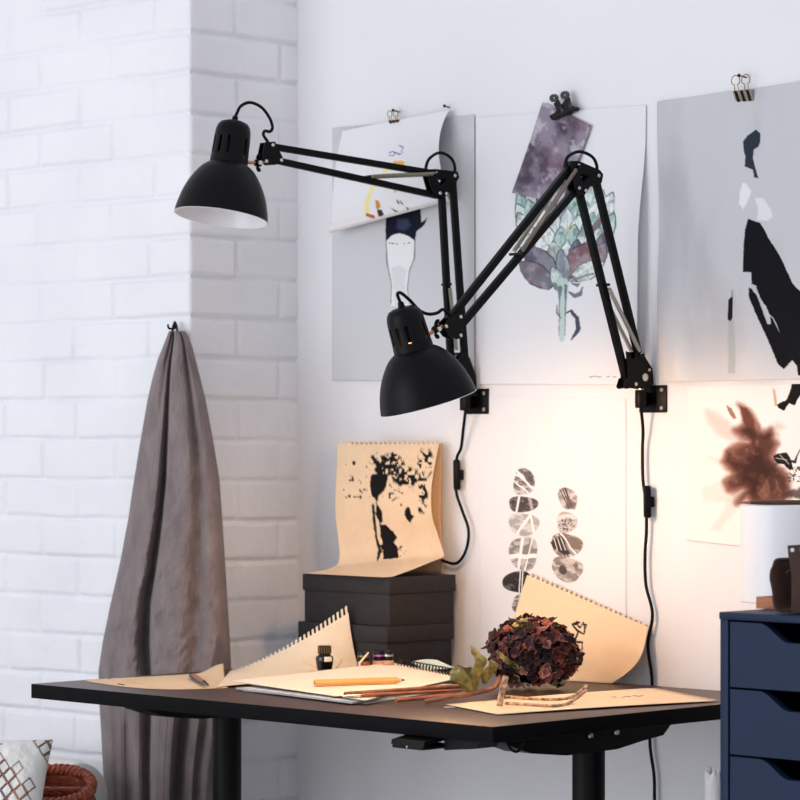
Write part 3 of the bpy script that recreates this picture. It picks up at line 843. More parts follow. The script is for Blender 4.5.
# sheet with brown ink splash
def paint_splash(p):
    n1 = fbm(p.x * .06, p.y * .06, 51, 5)
    ang = np.arctan2(p.y - 470, p.x - 765); rad = np.hypot(p.x - 765, p.y - 470)
    streak = vnoise(ang * 5 + fbm(p.x * .05, p.y * .05, 8) * 3, rad * .05, 61)
    for P_, a in (([(330, 200), (400, 225), (480, 290), (530, 360), (440, 352), (370, 300), (328, 250)], .36), ([(310, 590), (400, 560), (520, 560), (500, 660), (420, 660), (320, 660)], .16), ([(440, 640), (560, 640), (470, 720), (400, 800), (350, 800), (400, 730)], .18), ([(330, 430), (420, 440), (470, 500), (400, 480)], .22), ([(620, 300), (690, 260), (720, 290), (670, 320)], .35)):
        p.poly(Q(P_, 640, 370, 5), (176, 152, 143), a, 4, 3, .12)
    P_ = Q([(500, 180), (520, 180), (545, 205), (575, 262), (600, 305), (660, 298), (675, 320), (668, 345), (682, 370), (655, 430), (690, 480), (745, 540), (748, 610), (720, 655), (560, 668), (535, 640), (490, 665), (515, 600), (440, 600), (428, 560), (470, 520), (412, 460), (428, 405), (490, 380), (545, 362), (505, 335), (478, 300), (520, 268), (515, 225)], 640, 370, 5)
    d = polysd(p.x, p.y, P_) + (n1 - .5) * 7 + (streak - .5) * 3 - 2.0
    p.put(.9 * sst(4, -3, d), (150, 106, 92))
    p.put(.95 * sst(.0, -7, d) * sst(.2, .5, streak * .35 + n1 * .65), (88, 56, 48))
    p.put(.9 * sst(-4, -12, d) * sst(.42, .6, n1), (62, 42, 38))
    p.poly(Q([(640, 470), (680, 470), (690, 540), (660, 600), (640, 560)], 640, 370, 5), (70, 48, 44), .7, 3, 2)
    p.poly(Q([(432, 175), (458, 190), (482, 240), (468, 245), (440, 205)], 640, 370, 5), (150, 108, 92), .9, .8, .8)
    p.poly(Q([(498, 180), (535, 190), (572, 255), (570, 300), (520, 270)], 640, 370, 5), (104, 66, 54), .9, 1.2, 1)
    p.poly(Q([(720, 610), (800, 590), (830, 600), (830, 640), (720, 640)], 640, 370, 5), (74, 58, 54), .8, 2, 1.5)
    p.poly(Q([(664, 90), (676, 100), (684, 150), (690, 180), (674, 180), (668, 140)], 640, 370, 5), (206, 164, 140), .9, .6, .5)
    p.poly(Q([(770, 30), (850, 20), (850, 80), (796, 130), (775, 178), (745, 168), (720, 202), (690, 190), (685, 172), (735, 150), (755, 90)], 640, 370, 5), (30, 24, 26), 1, .5, .8)
    p.poly(Q([(668, 430), (690, 418), (735, 412), (755, 450), (765, 490), (750, 502), (720, 470), (690, 468), (672, 450)], 640, 370, 5), (34, 32, 34), 1, .5, .6)
    p.line(Q([(680, 440), (735, 450)], 640, 370, 5), .5, (190, 176, 166), .9, .4); p.line(Q([(700, 425), (745, 470)], 640, 370, 5), .5, (190, 176, 166), .9, .4)
    p.line(Q([(755, 455), (775, 460), (785, 430), (805, 390)], 640, 370, 5), [1, 1.4, .6, .4], (40, 38, 40), .95, .5)
    m = sst(.60, .68, vnoise(p.x * .9, p.y * .9, 71)) * (polysd(p.x, p.y, Q([(730, 500), (830, 470), (830, 560), (740, 560)], 640, 370, 5)) < 0)
    p.put(m * .85, (60, 56, 58))
wall_sheet('splash_drawing', [(687, 386), (850, 383), (850, 559), (687, 540)], M['paper'], 0.002, 280, 330, paint_splash, (234, 232, 229),
           wav=0.001, k=1, label='white sheet with a brown ink splash, hung below the grey poster with black shapes', cat='drawing')

# sheet with two painted stacks of pebbles
def paint_pebbles(p):
    def stone(cx, cy, rx, ry, base, stripes, rot=0.0, seed=1, dark=None):
        cx = 440 + cx / 4; cy = 450 + cy / 4; rx /= 4; ry /= 4
        c, s = math.cos(rot), math.sin(rot)
        X = (p.x - cx) * c + (p.y - cy) * s; Y = -(p.x - cx) * s + (p.y - cy) * c
        an = np.arctan2(Y / ry, X / rx)
        d = (np.sqrt((np.abs(X) / rx) ** 2.4 + (np.abs(Y) / ry) ** 2.4) ** (1 / 1.2) - 1 - .07 * np.sin(an * 3 + seed)) * min(rx, ry)
        m = sst(.4, -.4, d)
        g = fbm(X * .16 + seed * 7, Y * .3, seed)
        p.put(m, base)
        if dark: p.put(m * sst(.42, .62, g), dark)
        p.put(m * .35 * sst(.5, .3, g), (225, 222, 220))
        for (off, ang, wd, cl) in stripes:
            q = X * math.sin(ang) + Y * math.cos(ang) - off / 4 + .5 * np.sin(X * .4 + seed)
            p.put(m * sst(wd / 4 + .25, wd / 4 - .25, np.abs(q)), cl)
    W = (238, 236, 234); D = (66, 58, 58); G = (168, 164, 164)
    stone(336, 128, 42, 53, (186, 182, 182), [(-12, -.7, 5, W), (22, -.6, 3, W)], .1, 1, (104, 98, 100))
    p.poly(Q([(325, 82), (360, 85), (378, 130), (365, 150), (335, 105)], 440, 450, 4), (92, 84, 86), .85, 1.2, 1)
    p.line(Q([(300, 95), (330, 112), (365, 150)], 440, 450, 4), 1.0, W, 1, .4)
    stone(332, 217, 57, 31, (64, 56, 57), [(-20, 1.35, 5, W), (30, 1.8, 7, (172, 166, 164))], 0, 2, (92, 84, 82))
    stone(335, 297, 60, 44, (204, 201, 200), [(0, 1.1, 5, W), (34, 1.9, 5, W)], .1, 3, (168, 164, 163))
    stone(335, 413, 56, 67, (176, 172, 170), [(12, 0, 9, W), (-12, 1.45, 5, W), (20, 1.3, 3, W)], 0, 4, (134, 128, 126))
    stone(312, 528, 58, 42, (42, 38, 40), [(6, 1.5, 2.5, W), (18, 1.5, 2.5, W)], 0, 5, (60, 56, 58))
    stone(330, 615, 40, 40, (196, 192, 190), [(4, 1.0, 4, W)], 0, 6, (112, 104, 104))
    stone(510, 192, 35, 43, (196, 190, 188), [(-14, 1.5, 2, D), (-4, 1.4, 2, D), (6, 1.4, 3, D)], -.5, 7, (150, 140, 138))
    p.poly(Q([(505, 180), (545, 215), (540, 236), (505, 232)], 440, 450, 4), (112, 92, 92), .8, 1, 1)
    stone(507, 290, 40, 42, (198, 192, 188), [(-22, .1, 10, (216, 212, 210))], 0, 8, (178, 170, 166))
    m = sst(.55, .66, vnoise(p.x * 1.1, p.y * 1.1, 15)) * (np.hypot((p.x - 566.5) / 8.5, (p.y - 524.5) / 7) < 1)
    p.put(m * .85, (80, 70, 68))
    stone(507, 380, 61, 46, (156, 140, 132), [(-8, -.75, 3, W), (8, -.8, 2, W), (20, -.75, 2, (70, 60, 58)), (34, -.7, 2, (70, 60, 58))], .2, 9, (128, 112, 106))
    p.poly(Q([(443, 368), (475, 345), (490, 350), (520, 415), (500, 420), (455, 395)], 440, 450, 4), (52, 46, 47), .9, .8, .8)
    for k_ in range(3): p.line(Q([(456 + 14 * k_, 352), (470 + 16 * k_, 400)], 440, 450, 4), .45, W, .95, .3)
    stone(509, 476, 62, 48, (190, 182, 176), [], .35, 10, (142, 132, 126))
    p.ell(440 + 492 / 4, 450 + 480 / 4, 3.8, 5, (82, 74, 72), .95, .8, -.3); p.ell(440 + 545 / 4, 450 + 465 / 4, 1.8, 4, (110, 100, 96), .8, .8)
    p.ell(440 + 470 / 4, 450 + 455 / 4, 2.5, 1.6, (120, 108, 104), .7, .8)
    p.put(.07 * sst(2, -2, np.abs(p.x - 547) - 6 + (fbm(p.x * .1, p.y * .1, 3) - .5) * 4) * sst(16, 10, np.abs(p.y - 425)), (240, 222, 170))
wall_sheet('pebble_drawing', [(480, 396), (626, 398), (626, 680), (480, 676)], M['paper'], 0.001, 300, 540, paint_pebbles, (228, 228, 231),
           wav=0.0005, k=1, label='white sheet with two painted columns of striped pebbles', cat='drawing')

# ------------------------------------------------------------------ clips and pins
def binder_clip(c, wpx, hpx, m, label, bandm):
    """folded steel body seen from the front with two wire loops above"""
    t = thing('binder_clip', c, label, 'clip', 'binder clips holding the wall papers')
    k = np.dot(c - CAM, DV) / FPX; wd = wpx * k / .72; hh = hpx * k
    bm = NB()
    prism(bm, [(c[0] - wd / 2, c[1] + y, c[2] + z) for y, z in ((-0.002, -hh), (-0.012, 0.0), (-0.0125, 0.0012), (0.0035, 0.0012), (0.003, 0.0), (-0.0005, -hh), (-0.001, -hh), (0.001, -0.0005), (-0.0095, -0.0005), (-0.0012, -hh))][:4] + [(c[0] - wd / 2, c[1] - .001, c[2] - hh)], (1, 0, 0), wd)
    bmesh.ops.translate(bm, vec=(wd / 2, 0, 0), verts=bm.verts)
    b = finish('clip_body', bm, m, t)
    for s in (-.33, 0, .33):
        bm = NB(); box2(bm, (c[0] + s * wd - wd * .07, c[1] - 0.0135, c[2] - hh), (c[0] + s * wd + wd * .07, c[1] - 0.0122, c[2] + 0.001)); 
        bmesh.ops.rotate(bm, cent=V((c[0], c[1] - .0125, c[2])), matrix=Matrix.Rotation(-0.62 * 0, 3, 'X'), verts=bm.verts)
        for v_ in bm.verts:
            f = (c[2] - v_.co.z) / hh; v_.co.y += max(0, f) * 0.010
        finish('clip_band', bm, bandm, b, label='contrasting band on the clip')
    for s, dy in ((-.27, -0.012), (.27, -0.010)):
        x = c[0] + s * wd; r = wd * .24
        pts = [(x - r * .45, c[1] + dy, c[2]), (x - r * .4, c[1] + dy - .002, c[2] + r * 1.2)]
        for i in range(9):
            a = PI * 1.2 - i / 8 * PI * 1.4
            pts.append((x + r * math.cos(a), c[1] + dy - .003, c[2] + r * 2.0 + r * math.sin(a)))
        pts += [(x + r * .4, c[1] + dy - .002, c[2] + r * 1.2), (x + r * .45, c[1] + dy, c[2])]
        bm = NB(); tube(bm, spline(pts, 3), 0.0009, 6); finish('wire_loop', bm, M['brass'], t)
    return t
binder_clip(aty(745.5, 91.5, -0.004), 16, 10, M['spring'], 'grey binder clip with dark bands on the top edge of the right grey paper', M['clipm'])
binder_clip(aty(397.5, 121, -0.006), 10, 7.5, M['brass'], 'small gold binder clip on the curled sheet at the left', M['clipm'])
def nail(c, label, L=0.02):
    bm = NB(); tube(bm, [c + np.array([0, 0.0, 0]), c + np.array([0, -L, 0.002])], 0.0014, 8)
    lathe(bm, [(0, 0), (0.0034, 0), (0.0034, 0.0015), (0, 0.0015)], c + np.array([0, -L, 0.002]), (0, -1, 0.1), 10)
    tag(finish('nail', bm, M['clipm']), label, 'nail')
nail(aty(746, 77.5, 0), 'dark nail in the wall through the loop of the right binder clip')
nail(aty(399.5, 112, 0), 'dark nail above the small gold binder clip', 0.018)
nail(aty(449.5, 107.5, 0), 'dark nail at the right top corner of the curled sheet', 0.014)

def bulldog():
    c = aty(562, 110, -0.02)
    t = thing('bulldog_clip', c, 'black bulldog clip gripping the tilted purple card', 'clip')
    n = np.array([0, -1.0, 0]); P_ = lambda x, y, d=0.0: aty(x, y, -0.014 - d)
    bm = NB()
    prism(bm, [P_(551.5, 117), P_(553, 115), P_(574, 106), P_(577.5, 107.5), P_(576, 111), P_(554.5, 120.5)], n, 0.014)
    finish('clip_jaw', bm, M['clipm'], t)
    bm = NB(); tube(bm, [P_(551.5, 118.5, .007), P_(577, 108, .007)], 0.0026, 8); finish('jaw_lip', bm, M['clipm'], t)
    for x0, y0, x1, y1 in ((554, 98, 562, 113), (565, 95, 569, 109)):
        a = P_(x0, y0, .006); b = P_(x1, y1, .006)
        bm = NB(); bar(bm, P_(x0 + 2, y0 + 3.4, .006), b, 0.015, 0.003, (1, 0, 0)); 
        lathe(bm, [(0.0028, -0.005), (0.0078, -0.005), (0.0078, 0.005), (0.0028, 0.005)], a, (0.35, -1, -0.2), 20, closed=True)
        finish('clip_lever', bm, M['clipm'], t)
    bm = NB(); prism(bm, [P_(556, 113), P_(566, 101), P_(569, 103), P_(570, 108)], n, 0.010); finish('clip_spring', bm, M['clipm'], t)
bulldog()

# ================================================================== CLOTH ON THE BRICK
def linen_coat():
    hk = aty(174.5, 327, YC)
    t = thing('wall_hook', hk, 'small black hook on the brick corner that the linen cloth hangs from', 'hook')
    bm = NB(); lathe(bm, [(0, -0.002), (0.005, -0.002), (0.005, 0.003), (0, 0.003)], hk, (0, -1, 0), 18); finish('hook_plate', bm, M['blackm'], t)
    bm = NB(); tube(bm, spline([hk, hk + np.array([0, -0.010, -0.004]), hk + np.array([0, -0.016, -0.002]), hk + np.array([0, -0.018, 0.005])], 5), 0.0022, 8); finish('hook_arm', bm, M['blackm'], t)
    rows = [(331, 169, 182), (336, 167, 185), (345, 163.5, 189), (360, 157.5, 193), (380, 152, 198), (400, 147.5, 203), (440, 140.5, 210.5), (480, 134, 217), (520, 128, 219.8), (560, 120.5, 222.5),
            (600, 111.5, 225), (640, 103, 227.5), (670, 98.5, 229), (700, 99, 227), (730, 101, 221), (770, 103, 215), (820, 106, 211)]
    ys = np.array([r[0] for r in rows], float); Ls = np.array([r[1] for r in rows], float); Rs = np.array([r[2] for r in rows], float)
    nv, nu = 330, 240
    pyv = np.linspace(331, 817, nv)
    U = np.linspace(0, 1, nu)
    g = lambda u, c, w: np.exp(-((u - c) / w) ** 2)
    front = np.zeros((nv, nu, 3))
    for i, py in enumerate(pyv):
        l = np.interp(py, ys, Ls); r = np.interp(py, ys, Rs)
        T = np.clip((py - 331) / 340, 0, 1)
        amp = 0.024 + 0.058 * T ** .8
        if py > 690: amp *= 1 - .25 * min(1, (py - 690) / 60)
        px = l + (r - l) * U
        valley = np.interp(py, [331, 345, 360, 400, 480, 600, 640, 680, 900], [.40, .38, .385, .38, .375, .335, .36, .40, .42])
        shape = np.sin(PI * U) ** .55
        f = shape * (1 - (.96 - .06 * T) * np.where(U < valley, g(U, valley, .045 + .03 * T), g(U, valley, .02)) - .80 * g(U, valley - .11, .10) * np.clip(1 - T * 2.2, 0, 1)
                     - .50 * g(U, .80 - .06 * T, .05 + .02 * T) * (1 - .65 * T) - .30 * g(U, .13, .045) * T
                     + .10 * g(U, .60, .10) + .035 * np.sin(U * 15 + T * 5 + 1) * (.2 + .8 * T))
        if py > 690:
            q = min(1, (py - 690) / 40)
            f = f * (1 - q * (.55 * g(U, .22, .05) + .6 * g(U, .68, .05) + .5 * g(U, .86, .04)))
        n = (fbm(U * 5 + T * 2, np.full(nu, T * 9.0), 91) - .5) * .012 * (.4 + T) + (fbm(U * 14 + T * 3, np.full(nu, T * 26.0 + 4), 93) - .5) * .010 * (.3 + T)
        f = np.maximum(f * amp + n * shape, 0)
        # seam lines
        for k in range(nu):
            front[i, k] = aty(px[k], py, YC - 0.018 - f[k])
            if py < 730: front[i, k, 0] = min(front[i, k, 0], -1.2035)
    back = front[:, ::-1].copy()
    back[..., 1] = YC - 0.010
    back[..., 0] = np.linspace(0, 1, nu)[None, :] * (front[:, :1, 0] - front[:, -1:, 0]) + front[:, -1:, 0]
    P = np.concatenate([front, back[:, 1:-1:4]], 1)
    o = grid_obj('linen_cloth', P, M['linen'], None, smooth=0, closed_u=True)
    tag(o, 'grey-brown linen cloth hanging in folds from the black hook on the brick', 'cloth')
    bm = NB(); p0 = hk + np.array([0.0, -0.014, 0.002])
    tube(bm, spline([aty(171.5, 335, YC - .022), aty(173, 328, YC - .018), aty(174.8, 322, YC - .016), aty(177, 328, YC - .018), aty(177, 335, YC - .022)], 5), 0.0022, 8)
    l = finish('hanging_loop', bm, M['blackm']); l.parent = o
linen_coat()

# ================================================================== BOXES AND THE WAVY PAD
BXR = -0.854
def board_box(z0, h, x0, x1, y0, y1, label):
    t = thing('storage_box', ((x0 + x1) / 2, (y0 + y1) / 2, z0), label, 'box', 'two dark boxes stacked on the desk')
    bm = NB(); box2(bm, (x0 + .003, y0 + .003, z0), (x1 - .003, y1 - .003, z0 + h - 0.004), 0.0012); finish('box_body', bm, M['box'], t)
    lh = 0.033
    bm = NB(); box2(bm, (x0, y0, z0 + h - lh), (x1, y1, z0 + h), 0.0015); finish('lid', bm, M['box'], t)
    return t
board_box(DZ + .0005, 0.0955, -1.112, BXR - .002, -0.221, -0.034, 'dark charcoal lidded box at the bottom, standing on the desk')
board_box(DZ + .0965, 0.0955, -1.103, BXR, -0.217, -0.030, 'dark charcoal lidded box on top of another, carrying the ink-splashed pad')
BT = DZ + 0.192

def paint_tree(p):
    p.put(0.35 * sst(.4, .7, fbm(p.x * .08, p.y * .08, 4)), (216, 190, 160))
    K = (18, 15, 17)
    O = (280, 430, 4)
    for P_ in ([(362, 185), (375, 175), (432, 178), (430, 205), (418, 240), (395, 262), (385, 278), (370, 268), (362, 235)],
               [(385, 290), (400, 310), (408, 330), (412, 370), (398, 372), (384, 340)], [(398, 376), (425, 380), (455, 410), (468, 430), (455, 450), (470, 470), (475, 512), (412, 518), (414, 470), (404, 430)],
               [(500, 320), (512, 305), (520, 310), (524, 335), (536, 345), (522, 370), (508, 360), (498, 340)]):
        p.poly(Q(P_, *O), K, 1, .35, .9, .5, 3)
    p.line(Q([(372, 300), (378, 370), (385, 430), (400, 480), (390, 520)], *O), [1.2, 1.4, .8, 1.6, 1.0], K, .95, .4, 5, .9)
    for a, b in (((365, 110), (400, 145)), ((400, 145), (460, 100)), ((432, 180), (450, 95)), ((430, 180), (480, 150)), ((410, 150), (372, 110))):
        p.line(Q([a, b], *O), [.7, 1.6], K, .95, .4, 6, 1.2)
    n = vnoise(p.x * .30, p.y * .30, 23) * .62 + vnoise(p.x * .85, p.y * .85, 29) * .38
    for cx, cy, rx, ry, th in ((440, 145, 62, 50, .44), (505, 188, 58, 40, .42), (582, 130, 32, 60, .46), (568, 250, 24, 84, .48), (470, 250, 60, 40, .62), (300, 200, 60, 90, .74), (450, 470, 60, 40, .64), (380, 190, 36, 100, .66)):
        cx = 280 + cx / 4; cy = 430 + cy / 4
        q = np.hypot((p.x - cx) / (rx / 4), (p.y - cy) / (ry / 4))
        p.put(sst(th + .05 * q, th + .04 + .05 * q, n) * sst(1.15, .8, q), K)
    for x, y, r in ((296, 132, 1.6), (278, 264, 1.2), (338, 238, 1.0), (322, 268, 1.2), (290, 190, .8), (265, 270, .7), (485, 300, 1.0), (600, 100, 1.6), (560, 320, 1.8)):
        p.ell(280 + x / 4, 430 + y / 4, r, r * 1.3, K, .95, .4)
    m = sst(430, 447, p.y * 0 + p.y)  # keeps the torn head lighter
    p.put((1 - m) * 0.0, (240, 230, 215))
def wavy_pad():
    rows = [ # left px,py,y   right px,py,y   from the top edge down to the front
        ((337, 441, -.105), (440, 440.5, -.026)), ((337, 462, -.112), (436, 460, -.040)), ((335.5, 490, -.120), (431.5, 488, -.056)), ((335.5, 515, -.124), (432, 515, -.060)),
        ((338, 538, -.122), (438, 535, -.048)), ((339.5, 553, -.124), (443, 550, -.046)), ((338, 563, -.137), (443.5, 556.5, -.052)), ((331, 568.0, -.158), (431, 562, -.092)), ((320, 571.0, -.185), (407, 571.5, -.160)), ((304, 574, -.222), (383, 580, -.232))]
    A = spline([aty(*r[0]) for r in rows], 18); B = spline([aty(*r[1]) for r in rows], 18)
    nv = len(A); nu = 130
    u = np.linspace(0, 1, nu)[None, :, None]
    A = np.array(A)[:, None]; B = np.array(B)[:, None]
    P = A * (1 - u) + B * u
    P[..., 2] = np.maximum(P[..., 2], BT + 0.0012)
    X, Y = proj(P); p = Paint(X, Y, (228, 202, 170)); paint_tree(p)
    t = thing('sketch_pad', (-1.0, -0.12, BT), 'tan wire-holed pad page with a black ink tree, propped on the dark boxes', 'sketch pad')
    grid_obj('page', P, M['kraft'], t, p.c, teeth('top', 6, 3, .45)(nu, nv), 0.0006)
    # the card behind it, touching the wall
    C = [aty(352, 442, -.075), aty(442.5, 443, -.014), aty(444, 562, -.018), aty(352, 567, -.082)]
    C[2][2] = C[3][2] = BT + 0.001
    nu2, nv2 = 40, 60
    sheet('backing_page', C, M['kraft'], nu2, nv2, None, lambda a, b: np.stack([0 * a, -0.006 * np.sin(PI * b), 0 * a], -1), (214, 176, 136), parent=t, solid=0.0008)
wavy_pad()

# ================================================================== PAPERS ON THE DESK
def flat_sheet(name, px, lift, m, base, nu, nv, label, cat, bulge=None, paint=None, keep=None, z=DZ, solid=0.0006):
    C = [atz(a, b, z + lift) for a, b in px]
    o = sheet(name, C, m, nu, nv, paint, bulge, base, keep, None, solid)
    tag(o, label, cat)
    return o
def rise(fn):
    def b(u, v):
        o = np.zeros(u.shape + (3,)); o[..., 2] = fn(u, v); return o
    return b
# loose kraft sheet on the left: TL back-left, TR back-right corner that curls up
def paint_kraft_left(p):
    for a, b, w in (((103, 676.5), (110, 679), .5), ((118, 684), (124, 685), .5), ((150, 672), (158, 671), .4)):
        p.line([a, b], w, (60, 40, 30), .9, .4)
    p.put(.35 * sst(.45, .7, fbm(p.x * .05, p.y * .25, 9)), (212, 182, 146))
def kraft_bulge(u, v):
    o = np.zeros(u.shape + (3,))
    o += -DV * (0.10 * np.sin(PI * u) * v)[..., None]
    o[..., 2] = 0.0175 * (sst(.76, 1, u) * sst(.40, 0, v)) ** 1.2 + 0.0008 * np.sin(PI * v)
    return o
flat_sheet('kraft_sheet', [(97, 679.3), (223, 672.5), (228, 687.8), (85, 681)], 0.001, M['kraft'], (228, 200, 165), 70, 60,
           'loose tan paper at the left end of the desk, its corner curling up', 'paper',
           bulge=kraft_bulge, paint=paint_kraft_left)
# large kraft pad page with the perforated edge rising to the boxes
def pad_page():
    nu, nv = 170, 80
    A = atz(231, 671, DZ + .0015); B = aty(347.5, 606, -0.2265); C = aty(365, 676, -.2275); C[2] = DZ + .0015; D = atz(217, 688, DZ + .0015)
    E = atz(345, 684, DZ + .0015)
    Bf = B.copy(); Bf[2] = DZ + .0015
    u = np.linspace(0, 1, nu)[None, :]; v = np.linspace(0, 1, nv)[:, None]    # v: 0 perforated edge, 1 front
    u3 = u[..., None]; v3 = v[..., None]
    P = (A * (1 - u3) + Bf * u3) * (1 - v3) + (D * (1 - u3) + C * u3) * v3
    hgt = B[2] - DZ - .0015
    P[..., 2] = DZ + .0035 + hgt * (u ** 1.3) * (1 - v) ** 2.4
    X, Y = proj(P); p = Paint(X, Y, (236, 218, 190))
    p.put(.3 * sst(.45, .7, fbm(p.x * .05, p.y * .1, 19)), (228, 206, 174))
    o = grid_obj('pad_page', P, M['kraft'], None, p.c, teeth('top', 6, 4, .5)(nu, nv), 0.0006)
    tag(o, 'cream pad page with a perforated edge rising in a point against the dark boxes', 'paper')
pad_page()

# sketchbook with its stacked pages
def sketchbook():
    def layer(z, off, g):
        pts = [(230 - g, 682 + off * .4), (366 + off * .3, 703.5 + off * .35), (470, 680 + off * .3), (393, 663.5)]
        return [atz(a, b, z) for a, b in pts]
    c = atz(350, 685, DZ)
    t = thing('sketchbook', c, 'open cream sketchbook with a wire spiral, lying flat under the ochre pencil', 'sketchbook')
    def slab(name, px, z0, z1, m):
        bm = NB(); pts = [atz(a, b, z1) for a, b in px]
        prism(bm, [np.array([p[0], p[1], (z0 + z1) / 2]) for p in pts], (0, 0, 1), z1 - z0)
        return finish(name, bm, m, t)
    slab('cover', [(243, 690), (366, 703), (466, 687), (400, 682)], DZ + .0008, DZ + .0028, M['greyp'])
    slab('lower_pages', [(236, 687.5), (352, 702), (468, 685), (396, 681)], DZ + .0030, DZ + .0062, M['greyp'])
    # upper page, slightly lifted at its left end
    C = [aty(393, 663.0, -.236), atz(466, 677, DZ + .009), atz(366, 700.5, DZ + .009), atz(230, 683, DZ + .009)]
    sheet('top_page', [C[3], C[0], C[1], C[2]], M['cream'], 50, 40, None, rise(lambda u, v: 0.004 * sst(.4, 0, u) * (1 - v) + .002 * np.sin(PI * u)), parent=t, solid=0.0014)
    # spiral along the back edge
    a = aty(399, 662.8, -.240); b = atz(462, 674, DZ + .0165)
    bm = NB(); helix(bm, a, b, 0.0075, 0.0013, 20, 5, 12); finish('wire_spiral', bm, M['clipm'], t)
    C = [atz(412, 661, DZ + .012), atz(432, 657.5, DZ + .017), atz(458, 671, DZ + .009), atz(420, 667, DZ + .009)]
    C = [aty(411, 662.0, -.200), aty(437, 660, -.17), aty(456, 668.5, -.16), aty(425, 670, -.19)]
    sheet('turned_page', C, M['green_paper'], 24, 14, None, rise(lambda u, v: 0.003 * np.sin(PI * u) * (1 - v)), parent=t, solid=0.0006)
sketchbook()

# kraft pad sheet on the near right
def paint_scribble(p):
    K = (60, 46, 40)
    for P_ in ([(612, 697), (616, 697.4)], [(622, 698), (626, 696.4), (631, 697.0)], [(633, 695.8), (640, 696.5), (643, 695.2)], [(480, 700), (484, 701)], [(520, 696.5), (528, 697)]):
        p.line(P_, .28, K, .85, .25)
    p.put(.3 * sst(.45, .7, fbm(p.x * .04, p.y * .2, 29)), (226, 198, 164))
flat_sheet('kraft_pad_sheet', [(446, 705), (654, 688.3), (721, 701.3), (497.5, 715)], 0.0012, M['kraft'], (236, 212, 180), 120, 130,
           'tan pad sheet lying flat at the near desk corner under the speckled pale sticks', 'paper',
           bulge=rise(lambda u, v: 0.0015 * np.sin(PI * u) + .001), paint=paint_scribble, keep=teeth('right', 6, 4, .5))

# kraft page leaning on the wall behind the flower
def paint_figure(p):
    K = (22, 18, 18)
    O = (480, 600, 6.667)
    p.poly(Q([(608, 160), (650, 140), (675, 150), (640, 170)], *O), K, 1, .3)
    for P_, w in (([(615, 165), (650, 205), (695, 230)], .75), ([(640, 155), (665, 185), (690, 155)], .6), ([(690, 150), (700, 190), (695, 230), (660, 205)], .6), ([(660, 210), (640, 250), (622, 280)], .7), ([(620, 280), (680, 282)], .9), ([(682, 280), (682, 330), (660, 400)], .5), ([(690, 160), (710, 165), (700, 200)], .5)):
        p.line(Q(P_, *O), [w, w * 1.3] + [w * .7] * (len(P_) - 2), K, .95, .3, 3, .25)
def leaning_page():
    nu, nv = 150, 120
    TL = aty(528.5, 571.5, -0.006); TR = aty(650, 625.5, -0.006)
    BL = atz(503, 684, DZ + .001); BR = atz(612, 683.5, DZ + .001)
    BL = aty(505, 685, -0.0915); BL[2] = DZ + .001
    u = np.linspace(0, 1, nu)[None, :]; v = np.linspace(0, 1, nv)[:, None]
    u3 = u[..., None]; v3 = v[..., None]
    P = (TL * (1 - u3) + TR * u3) * (1 - v3) + (BL * (1 - u3) + BR * u3) * v3
    # the free right edge bows out to the right above its lower corner
    bow = sst(.45, 1, u) * np.sin(PI * v ** 1.25) * .034
    P[..., 0] += bow; P[..., 1] -= 0.0 * bow
    P[..., 1] -= .012 * np.sin(PI * v) * (1 - .3 * u)
    P[..., 1] = np.minimum(P[..., 1], -0.0045)
    X, Y = proj(P); p = Paint(X, Y, (232, 204, 170)); paint_figure(p)
    p.put(.2 * sst(.45, .7, fbm(p.x * .05, p.y * .05, 39)), (224, 194, 158))
    o = grid_obj('leaning_page', P, M['kraft'], None, p.c, teeth('top', 6, 4, .48)(nu, nv), 0.0007)
    tag(o, 'tan perforated page with a small ink figure, leaning on the wall behind the flower', 'paper')
leaning_page()

# ================================================================== PENCILS, STICKS, BOTTLES
TOPZ = DZ + .0125
def stick(name, a, b, r, m, label, cat, z0, z1=None, tip=0.0, seg=10, group=None, mid=None):
    p = atz(a[0], a[1], z0); q = atz(b[0], b[1], z1 if z1 is not None else z0)
    pts = [p, p * .5 + q * .5 + (np.array(mid) if mid is not None else 0), q]
    bm = NB(); pl = spline(pts, 10); n = len(pl)
    rr = [r * (1 if not tip else min(1, (i + .5) / (n * tip))) for i in range(n)]
    tube(bm, pl, rr, seg)
    return tag(finish(name, bm, m, smooth=40), label, cat, group)
def pencil():
    a = atz(314.5, 683.0, TOPZ + .0078); b = atz(396, 680.3, TOPZ + .0078)
    d = (b - a) / np.linalg.norm(b - a)
    t = thing('pencil', (a + b) / 2, 'thick ochre pencil lying on the open sketchbook', 'pencil')
    bm = NB(); tube(bm, [a, a + d * .001, b - d * .0], 0.0068, 6); finish('barrel', bm, M['pencil'], t, smooth=20)
    bm = NB(); tube(bm, [b, b + d * .011], [.0062, .0026], 12); finish('sharpened_cone', bm, M['shaving'], t)
    bm = NB(); tube(bm, [b + d * .011, b + d * .017], [.0026, .0008], 10); finish('lead', bm, M['ink'], t)
    bm = NB(); tube(bm, [a - d * .0006, a], .0018, 10); finish('lead', bm, M['ink'], t)
pencil()
